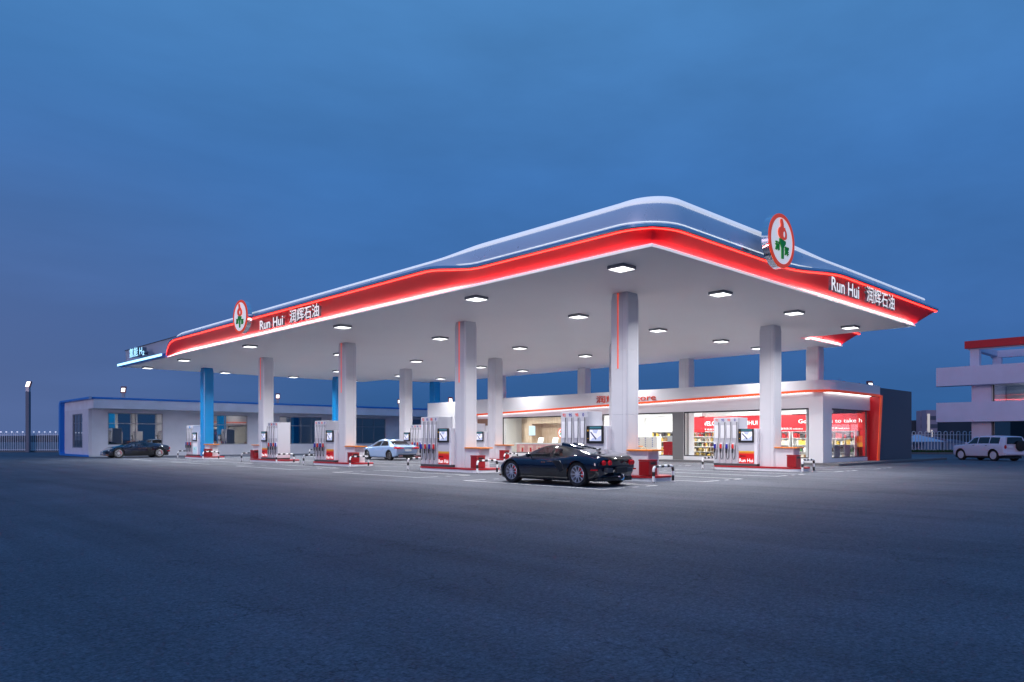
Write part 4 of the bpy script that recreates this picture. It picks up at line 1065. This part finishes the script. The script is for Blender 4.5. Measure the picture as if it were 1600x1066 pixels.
def make_car(name,sp):
    root=empty(name)
    L_=sp['L']; r=sp['r']; ra=r+sp.get('gap',.05); xr,xf=sp['xr'],sp['xf']
    xs=[];x=0
    while x<L_-1e-6:
        xs.append(x); e=min(x,L_-x); x+=.012 if e<.1 else (.022 if e<.4 else .03)
    xs.append(L_)
    cnt=[3,3,4,12,5,3,10,4,12]
    seg=[]; 
    for i,c in enumerate(cnt): seg+= [i]*c
    rings=[]
    for x in xs:
        w=interp(sp['w'],x); zs=interp(sp['zs'],x); zb=interp(sp['zb'],x); zt=interp(sp['zt'],x)
        cab=max(0,min(1,(zt-zb)/sp['hc'])); wi=w*sp.get('shoulder',.90)
        wr=(wi-.10)*(1-cab)+sp['wroof']*cab
        zrail=zb+(zt-zb)*(.86 if zt>zb else .5)
        mid=zs+(zb-zs)*.5
        P=[(0,zs+.02),(w*.60,zs+.01),(w*.86,zs),(w*.955,zs+.07),(w,mid+.03),(w*.985,zb-.10),(wi,zb),(wr+ (wi-wr)*.0,zrail),(wr*.80,zrail+(zt-zrail)*.62),(0,zt)]
        pts=cr_spline(P,cnt)
        row=[]
        for (y,z) in pts:
            y=max(0,y); xx=x
            f=max(0,1-x/.55); g=max(0,1-(L_-x)/.7)
            yy=min(1,(y/max(w,.01)))
            xx=x+sp.get('rb',.18)*f*f*yy*yy - sp.get('fb',.25)*g*g*yy*yy
            if z>zb and 'slant' in sp: xx+=sp['slant']*(z-zb)*max(0,1-x/.8)
            # rear of the body tucks in low down
            xx+= f*sp.get('rt',.0)*max(0,(zb-.25-z))
            row.append((xx,y,z))
        rings.append(row)
    n=len(rings[0])
    # wheel arch snapping
    def snap(p,i,j):
        x,y,z=p
        if 2<=seg[min(j,n-2)]<=5:
            for xc in (xr,xf):
                dx,dz=x-xc,z-r; d=math.hypot(dx,dz)
                if abs(d-ra)<.018 and z>.05:
                    return (xc+dx*ra/d,y,r+dz*ra/d)
        return p
    rings=[[snap(p,i,j) for j,p in enumerate(row)] for i,row in enumerate(rings)]
    full=[[(x,-y,z) for x,y,z in reversed(row[1:])]+row for row in rings]   # -y side first
    N=len(full[0])
    def segof(j):       # j : edge index in the full ring
        h=n-1
        return seg[h-1-j] if j<h else seg[j-h]
    buckets={}
    V=[p for row in full for p in row]
    for i in range(len(full)-1):
        for j in range(N-1):
            a,b,c,d=i*N+j,i*N+j+1,(i+1)*N+j+1,(i+1)*N+j
            cx=sum(V[k][0] for k in (a,b,c,d))/4; cy=sum(V[k][1] for k in (a,b,c,d))/4; cz=sum(V[k][2] for k in (a,b,c,d))/4
            sg=segof(j)
            if 1<=sg<=5 and any(math.hypot(cx-xc,cz-r)<ra for xc in (xr,xf)) : continue
            zb=interp(sp['zb'],xs[i]); zt=interp(sp['zt'],xs[i])
            key=sp['cls'](cx,cy,cz,sg,zb,zt) or 'body'
            buckets.setdefault(key,[]).append((a,b,c,d))
    # end caps
    for i,key in ((0,'body'),(len(full)-1,'body')):
        h=n-1
        for j in range(h):
            a,b=i*N+j,i*N+j+1; a2,b2=i*N+N-1-j,i*N+N-2-j
            cz=(V[a][2]+V[b][2])/2
            kk=(sp['cap'](cz,i==0) if 'cap' in sp else None) or key
            f=(a,b,b2,a2)
            if len(set(f))==4: buckets.setdefault(kk,[]).append(f)
    for key,fs in buckets.items():
        ids=sorted({k for f in fs for k in f}); mp={k:q for q,k in enumerate(ids)}
        m=MB(); m.add([V[k] for k in ids],[tuple(mp[k] for k in f) for f in fs])
        # merge material variants of the painted body into one mesh later: keys body / body2
        m_=sp['mats'].get(key)
        if key in ('body','body2'): continue
        m.obj(key.split(':')[0],m_,root,smooth=True)
    m=MB()
    for q,key in enumerate(('body','body2')):
        fs=buckets.get(key,[])
        if not fs: continue
        if not m.v: m.v=list(V)
        for f in fs: m.f.append(f); m.m.append(q)
    o=m.obj('body',[sp['mats']['body'],sp['mats'].get('body2',sp['mats']['body'])],root,smooth=True)
    import bmesh
    bm=bmesh.new(); bm.from_mesh(o.data); bmesh.ops.delete(bm,geom=[v for v in bm.verts if not v.link_faces],context='VERTS'); bmesh.ops.remove_doubles(bm,verts=bm.verts,dist=.0005); bm.to_mesh(o.data); bm.free()
    # arch liners and floor
    m=MB(); W_=max(y for _,y in sp['w'])
    for xc in (xr,xf):
        for s in (-1,1):
            rows=[]
            for y in (W_*.45,W_*.955):
                rows.append([(xc+ra*1.0*cos(a),s*y,r+ra*1.0*sin(a)) for a in [pi*(-.12)+pi*1.24*k/16 for k in range(17)]])
            m.grid(rows); 
            m.add([(xc,s*W_*.45,r)]+rows[0],[(0,k+1,k+2) for k in range(16)])
    m.box(.25,L_-.4,-W_*.8,W_*.8,.17,.30); m.obj('underbody',BLACK,root)
    for xc in (xr,xf):
        for s in (-1,1):
            ww=interp(sp['w'],xc)
            build_wheel(root,xc,s*(ww-sp['tw']/2-.025),r,sp['tw'],s,sp['spokes'],sp['rim'],sp.get('cal'),sp.get('capw',False))
    sp['extra'](root)
    return root
SEAT=mat('tan_seat',(.55,.16,.06),.6)
def seats(root,x,z,y=.36,h=.5,mt=None):
    for s in (-1,1):
        m=MB(); m.prism([(x-.02,z),(x+.45,z),(x+.45,z+.14),(x+.16,z+.14),(x+.02,z+h),(x-.12,z+h)],s*y-.23,s*y+.23,axis='y')
        m.box(x-.13,x-.02,s*y-.12,s*y+.12,z+h+.01,z+h+.15); m.obj('seat',mt or SEAT,root,bevel=.03)
# --- black two-door coupe
NAVY=mat('navy_paint',(.004,.008,.024),.10,coat=1.); BLK=mat('black_paint',(.006,.006,.007),.08,coat=1.)
CGL=glass('car_glass',(.70,.72,.76),.10,.01,gmax=.6)
TAIL=mat('tail_red',(.6,.01,.015),.25,emit=(1,.02,.03),es=.03)
SRIM=mat('alloy_rim',(.62,.62,.66),.3,metal=.35)
def coupe_cls(x,y,z,sg,zb,zt):
    ay=abs(y)
    if sg==6 and 1.45<x<3.35 and zt-zb>.12:
        f=(z-zb)/max(.01,(zt-zb)*.86)
        if .10<f<.90:
            if x>2.22+.05*f and x<3.28-.62*f+.0: return 'side_window:'+('l' if y>0 else 'r')
            if 1.62+.30*f<x<2.12+.05*f and f<.80: return 'quarter_window:'+('l' if y>0 else 'r')
    if sg>=7 and 2.72<x<3.40 and zt-zb>.02: return 'windscreen'
    if sg>=8 and 1.25<x<1.78 and ay<.36: return 'rear_window'
    # two tone: navy on bonnet wings, doors above the crease; black roof spine, sills and tail
    if x>2.95-.25*(z-.5): return 'body' if z>.34 else 'body2'
    if sg<=5 and z>.56+.10*(x<1.9)*(1.9-x) and x>1.5: return 'body'
    if sg<=6 and x<1.35 and z>.55: return 'body'
    return 'body2'
def coupe_extra(root):
    seats(root,2.15,.30,.36,.55)
    m=MB(); m.box(3.0,3.12,-.6,.6,.62,.82); m.obj('dashboard',SEAT,root)
    zt=lambda x:interp(coupe['zt'],x)
    # roof intakes
    for s in (-1,1):
        rows=[]
        for k in range(9):
            x=2.12-.1*k; hgt=.085*(1-k/9.)**.7; c=s*.27
            rows.append([(x,c-.13,zt(x)-.06),(x,c-.11,zt(x)+hgt*.7),(x,c-.05,zt(x)+hgt),(x,c+.05,zt(x)+hgt),(x,c+.11,zt(x)+hgt*.7),(x,c+.13,zt(x)-.06)])
        m=MB(); m.grid(rows); m.add(rows[0],[tuple(range(6))]); m.obj('roof_intake',NAVY,root,smooth=True)
    # side scoop behind the door with a bright spear
    for s in (-1,1):
        m=MB()
        P=[(1.50,.50),(1.66,.42),(1.80,.60),(1.98,.74),(1.90,.80),(1.66,.78),(1.52,.66)]
        m.prism([(a,b) for a,b in P],s*.93,s*1.0,axis='y'); m.obj('side_scoop',BLACK,root,bevel=.02)
        m=MB(); m.tube([(1.80,s*.985,.73),(1.98,s*.983,.745),(2.2,s*.972,.742)],.02,6); m.obj('side_spear',mat('copper_trim',(.35,.16,.10),.25,metal=.8),root,smooth=True)
        m=MB(); m.box(2.30,2.48,s*.955,s*.975,.70,.735); m.obj('door_handle',mat('copper_trim',(.35,.16,.10),.25,metal=.8),root,bevel=.008)
        m=MB(); m.lathe([(0,-.10),(.05,-.08),(.07,0),(.05,.08),(0,.10)],(3.0,s*1.02,.93),'y',14); m.tube([(3.02,s*.86,.88),(3.02,s*.98,.91)],.018,6); m.obj('mirror',BLK,root,smooth=True)
        # tail lamps: two round lenses each side
        for dy in (.50,.70):
            x0=.22*(dy/.88)**2-.03
            m=MB(); m.lathe([(0,-.012),(.068,-.008),(.078,.04)],(x0,s*dy,.73),'x',20); m.obj('tail_light',TAIL,root,smooth=True)
        m=MB(); m.box(.20,.50,s*.90,s*.972,.50,.54); m.obj('side_marker',TAIL,root)
        m=MB(); m.prism([(4.28,.62),(4.50,.52),(4.56,.56),(4.30,.69)],s*.56,s*.80,axis='y'); m.obj('headlight',mat('lamp_glass',(.6,.65,.7),.1),root,bevel=.01)
    m=MB(); m.box(-.015,.06,-.26,.26,.42,.60); m.obj('number_plate_recess',BLACK,root,bevel=.01)
    m=MB(); m.box(.06,.2,-.62,-.34,.44,.58); m.box(.06,.2,.34,.62,.44,.58); m.obj('rear_grille',DARK,root,bevel=.02)
    m=MB(); m.lathe([(.07,.0),(.10,-.02),(.11,.05)],(-.0,0,.30),'x',18); m.obj('exhaust',CHROME,root,smooth=True)
    m=MB(); m.box(.20,.45,-.62,.62,.17,.28); m.obj('diffuser',BLACK,root,bevel=.02)
    m=MB(); m.prism([(4.74,.25),(4.86,.25),(4.84,.52),(4.76,.52)],-.16,.16,axis='y'); m.obj('front_grille',CHROME,root,bevel=.02)
    m=MB(); m.box(4.35,4.72,-.72,.72,.20,.26); m.obj('front_lip',mat('copper_trim',(.35,.16,.10),.25,metal=.8),root,bevel=.02)
coupe=dict(L=4.85,r=.375,xr=.95,xf=3.87,tw=.30,spokes=10,rim=SRIM,cal=True,gap=.04,hc=.40,wroof=.52,shoulder=.90,rb=.22,fb=.35,rt=.35,
  w=[(0,.86),(.12,.93),(.5,.99),(.95,1.02),(1.6,.985),(2.4,.965),(3.1,.965),(3.87,1.0),(4.4,.95),(4.7,.82),(4.85,.62)],
  zs=[(0,.30),(.3,.22),(.8,.17),(2.4,.15),(4.2,.15),(4.85,.20)],
  zb=[(0,.78),(.25,.88),(.7,.965),(1.0,.975),(1.5,.92),(2.2,.86),(3.0,.86),(3.5,.86),(3.87,.85),(4.3,.72),(4.7,.52),(4.85,.38)],
  zt=[(0,.84),(.12,.92),(.35,.98),(.8,1.05),(1.2,1.13),(1.6,1.20),(2.0,1.25),(2.3,1.265),(2.7,1.235),(3.05,1.12),(3.4,.95),(3.8,.84),(4.3,.72),(4.65,.58),(4.85,.42)],
  cls=coupe_cls,mats={'body':NAVY,'body2':BLK,'windscreen':CGL,'rear_window':BLACK,'side_window:l':CGL,'side_window:r':CGL,'quarter_window:l':CGL,'quarter_window:r':CGL},extra=coupe_extra)
c1=make_car('sports_car',coupe)
def put(c,u,v,rz,xr,hw,label):
    """rear left wheel contact at (u, v)"""
    d=Vector((cos(rz),sin(rz))); l=Vector((-sin(rz),cos(rz)))
    o=Vector((v,u))-d*xr-l*hw
    c.location=(o.x,o.y,0.0); c.rotation_euler=(0,0,rz); tag(c,label,'car')
c2=dup(c1)
put(c1,14.75,16.95,R(90),.95,.85,'black and navy sports car seen from behind beside the nearest column')
put(c2,60.6,19.75,R(180),.95,.85,'black sports car with tan seats parked before the workshop, nose to the left')
# --- silver blue sedan
SB=mat('silver_blue_paint',(.36,.52,.78),.2,metal=.3,coat=1.)
TGL=mat('tinted_glass',(.006,.006,.008),.06,coat=.5)
def sedan_cls(x,y,z,sg,zb,zt):
    if sg==6 and zt-zb>.14:
        f=(z-zb)/max(.01,(zt-zb)*.86)
        if .10<f<.88 and 1.05+.45*f<x<3.35-.75*f and not (2.05<x<2.11): return 'side_window:'+('l' if y>0 else 'r')+('f' if x>2.08 else 'b')
    if sg>=7 and 2.75<x<3.45 and abs(y)<.72: return 'windscreen'
    if sg>=7 and .62<x<1.30 and zt-zb>.03: return 'rear_window'
    return 'body'
def sedan_extra(root):
    for s in (-1,1):
        m=MB(); m.prism([(.0+.02,.88),(.03,.78),(.36,.80),(.42,.86),(.20,.92)],s*.60,s*.925,axis='y'); m.box(.0,.06,s*.36,s*.62,.80,.86); m.obj('tail_light',TAIL,root,bevel=.01)
        m=MB(); m.box(3.02,3.16,s*.86,s*1.02,.93,1.04); m.obj('mirror',SB,root,bevel=.03)
        m=MB(); m.box(1.5,1.68,s*.90,s*.93,.80,.825); m.box(2.45,2.63,s*.90,s*.93,.80,.825); m.obj('door_handle',CHROME,root,bevel=.006)
        m=MB(); m.prism([(4.25,.62),(4.55,.55),(4.55,.66),(4.2,.74)],s*.55,s*.84,axis='y'); m.obj('headlight',mat('lamp_glass',(.6,.65,.7),.1),root,bevel=.01)
        m=MB(); m.box(-.01,.12,s*.45,s*.75,.26,.34); m.obj('exhaust',CHROME,root,bevel=.01)
    m=MB(); m.box(-.012,.05,-.26,.26,.62,.74); m.obj('number_plate',mat('plate_grey',(.5,.52,.55),.5),root,bevel=.005)
    m=MB(); m.box(.0,.2,-.7,.7,.24,.40); m.obj('rear_diffuser',BLACK,root,bevel=.02)
    m=MB(); m.tube([(.0,-.7,.46),(-.02,0,.46),(0,.7,.46)],.015,6); m.obj('bumper_trim',CHROME,root)
    m=MB(); m.box(4.6,4.7,-.4,.4,.35,.6); m.obj('front_grille',BLACK,root,bevel=.02)
sedan=dict(L=4.70,r=.335,xr=.98,xf=3.70,tw=.24,spokes=7,rim=mat('dark_alloy',(.3,.28,.28),.3,metal=.8),gap=.05,hc=.42,wroof=.56,shoulder=.93,rb=.15,fb=.4,rt=.25,
  w=[(0,.84),(.15,.89),(.6,.92),(1.5,.925),(3,.925),(3.9,.91),(4.4,.84),(4.62,.70),(4.70,.58)],
  zs=[(0,.34),(.3,.26),(.8,.2),(3.9,.2),(4.7,.26)],
  zb=[(0,.86),(.2,.95),(.6,.98),(1.2,.97),(2.2,.93),(3.2,.90),(3.7,.86),(4.3,.76),(4.6,.64),(4.7,.52)],
  zt=[(0,.90),(.15,1.01),(.5,1.06),(.75,1.10),(1.1,1.28),(1.5,1.40),(2.0,1.45),(2.4,1.44),(2.8,1.34),(3.2,1.12),(3.45,.98),(3.9,.90),(4.4,.79),(4.7,.60)],
  cls=sedan_cls,mats={'body':SB,'windscreen':TGL,'rear_window':TGL,'side_window:lf':TGL,'side_window:rf':TGL,'side_window:lb':TGL,'side_window:rb':TGL},extra=sedan_extra)
c3=make_car('sedan_car',sedan); put(c3,41.6,28.35,R(90),.98,.80,'silver blue sedan seen from behind between the front and middle islands')
# --- white off-roader
LP=mat('pale_lilac_paint',(.62,.60,.72),.35,coat=.4)
def suv_cls(x,y,z,sg,zb,zt):
    if sg==6 and zt-zb>.2:
        f=(z-zb)/max(.01,(zt-zb)*.86)
        if .10<f<.92 and .42+.02*f<x<3.12-.62*f and not (1.18<x<1.24 or 2.10<x<2.16): return 'side_window:'+('l' if y>0 else 'r')+('a' if x<1.2 else 'b' if x<2.1 else 'c')
    if sg>=7 and 2.62<x<3.18: return 'windscreen'
    return 'body'
def suv_extra(root):
    m=MB(); m.prism([(-.66,1.12),(.66,1.12),(.54,1.56),(-.54,1.56)],0,.03,axis='x'); o=m.obj('rear_window',TGL,root,bevel=.01)
    for v in o.data.vertices: v.co.x+= -.015+.22*(v.co.z-1.08)*.8
    for s in (-1,1):
        m=MB(); m.lathe([(0,-.03),(.085,-.02),(.10,.05)],(.06,s*.72,.93),'x',16)
        for i,v in enumerate(m.v): m.v[i]=(v[0],v[1],.93+(v[2]-.93)*1.45)
        m.obj('tail_light',mat('tail_plain',(.45,.012,.015),.3),root,smooth=True)
        m=MB(); m.box(1.32,1.46,s*.90,s*.925,1.0,1.03); m.box(2.35,2.49,s*.90,s*.925,1.0,1.03); m.obj('door_handle',BLACK,root,bevel=.006)
        m=MB(); m.box(2.92,3.02,s*.88,s*1.06,1.08,1.22); m.obj('mirror',LP,root,bevel=.03)
    m=MB(); m.lathe([(0,-.22),(.28,-.22),(.34,-.18),(.36,-.10),(.34,-.02),(0,.02)],(0,-.32,1.0),'x',32); m.obj('spare_wheel',RUBBER,root,smooth=True)
    m=MB(); m.box(-.02,.04,.22,.60,.86,.98); m.obj('number_plate',mat('plate_white',(.7,.7,.75),.5),root,bevel=.005)
    m=MB(); m.box(-.10,.06,-.84,.84,.42,.58); m.obj('rear_bumper',LP,root,bevel=.03)
    m=MB(); m.tube([(3.4,.5,1.02),(3.9,.5,.98)],.02,6); m.obj('bonnet_trim',LP,root)
suv=dict(L=4.55,r=.37,xr=.86,xf=3.55,tw=.25,spokes=5,rim=mat('steel_rim',(.55,.55,.62),.5),capw=True,gap=.07,hc=.5,wroof=.70,shoulder=.95,rb=.06,fb=.25,rt=.0,slant=.22,
  w=[(0,.88),(.1,.905),(1,.915),(3,.915),(4.0,.90),(4.4,.84),(4.55,.78)],
  zs=[(0,.38),(.8,.30),(3.6,.28),(4.55,.36)],
  zb=[(0,1.10),(1,1.11),(2.2,1.10),(3.1,1.07),(3.4,1.04),(4.2,.98),(4.5,.88),(4.55,.80)],
  zt=[(0,1.58),(.15,1.63),(.6,1.66),(1.5,1.68),(2.3,1.66),(2.6,1.58),(2.95,1.30),(3.2,1.12),(3.5,1.06),(4.2,1.00),(4.5,.91),(4.55,.84)],
  cls=suv_cls,mats={'body':LP,'windscreen':TGL,**{'side_window:'+s+k:TGL for s in 'lr' for k in 'abc'}},extra=suv_extra)
c4=make_car('off_road_car',suv); put(c4,13.05,56.4,R(57.5),.86,.79,'pale lilac off-road car with a spare wheel on its tailgate at the right edge')
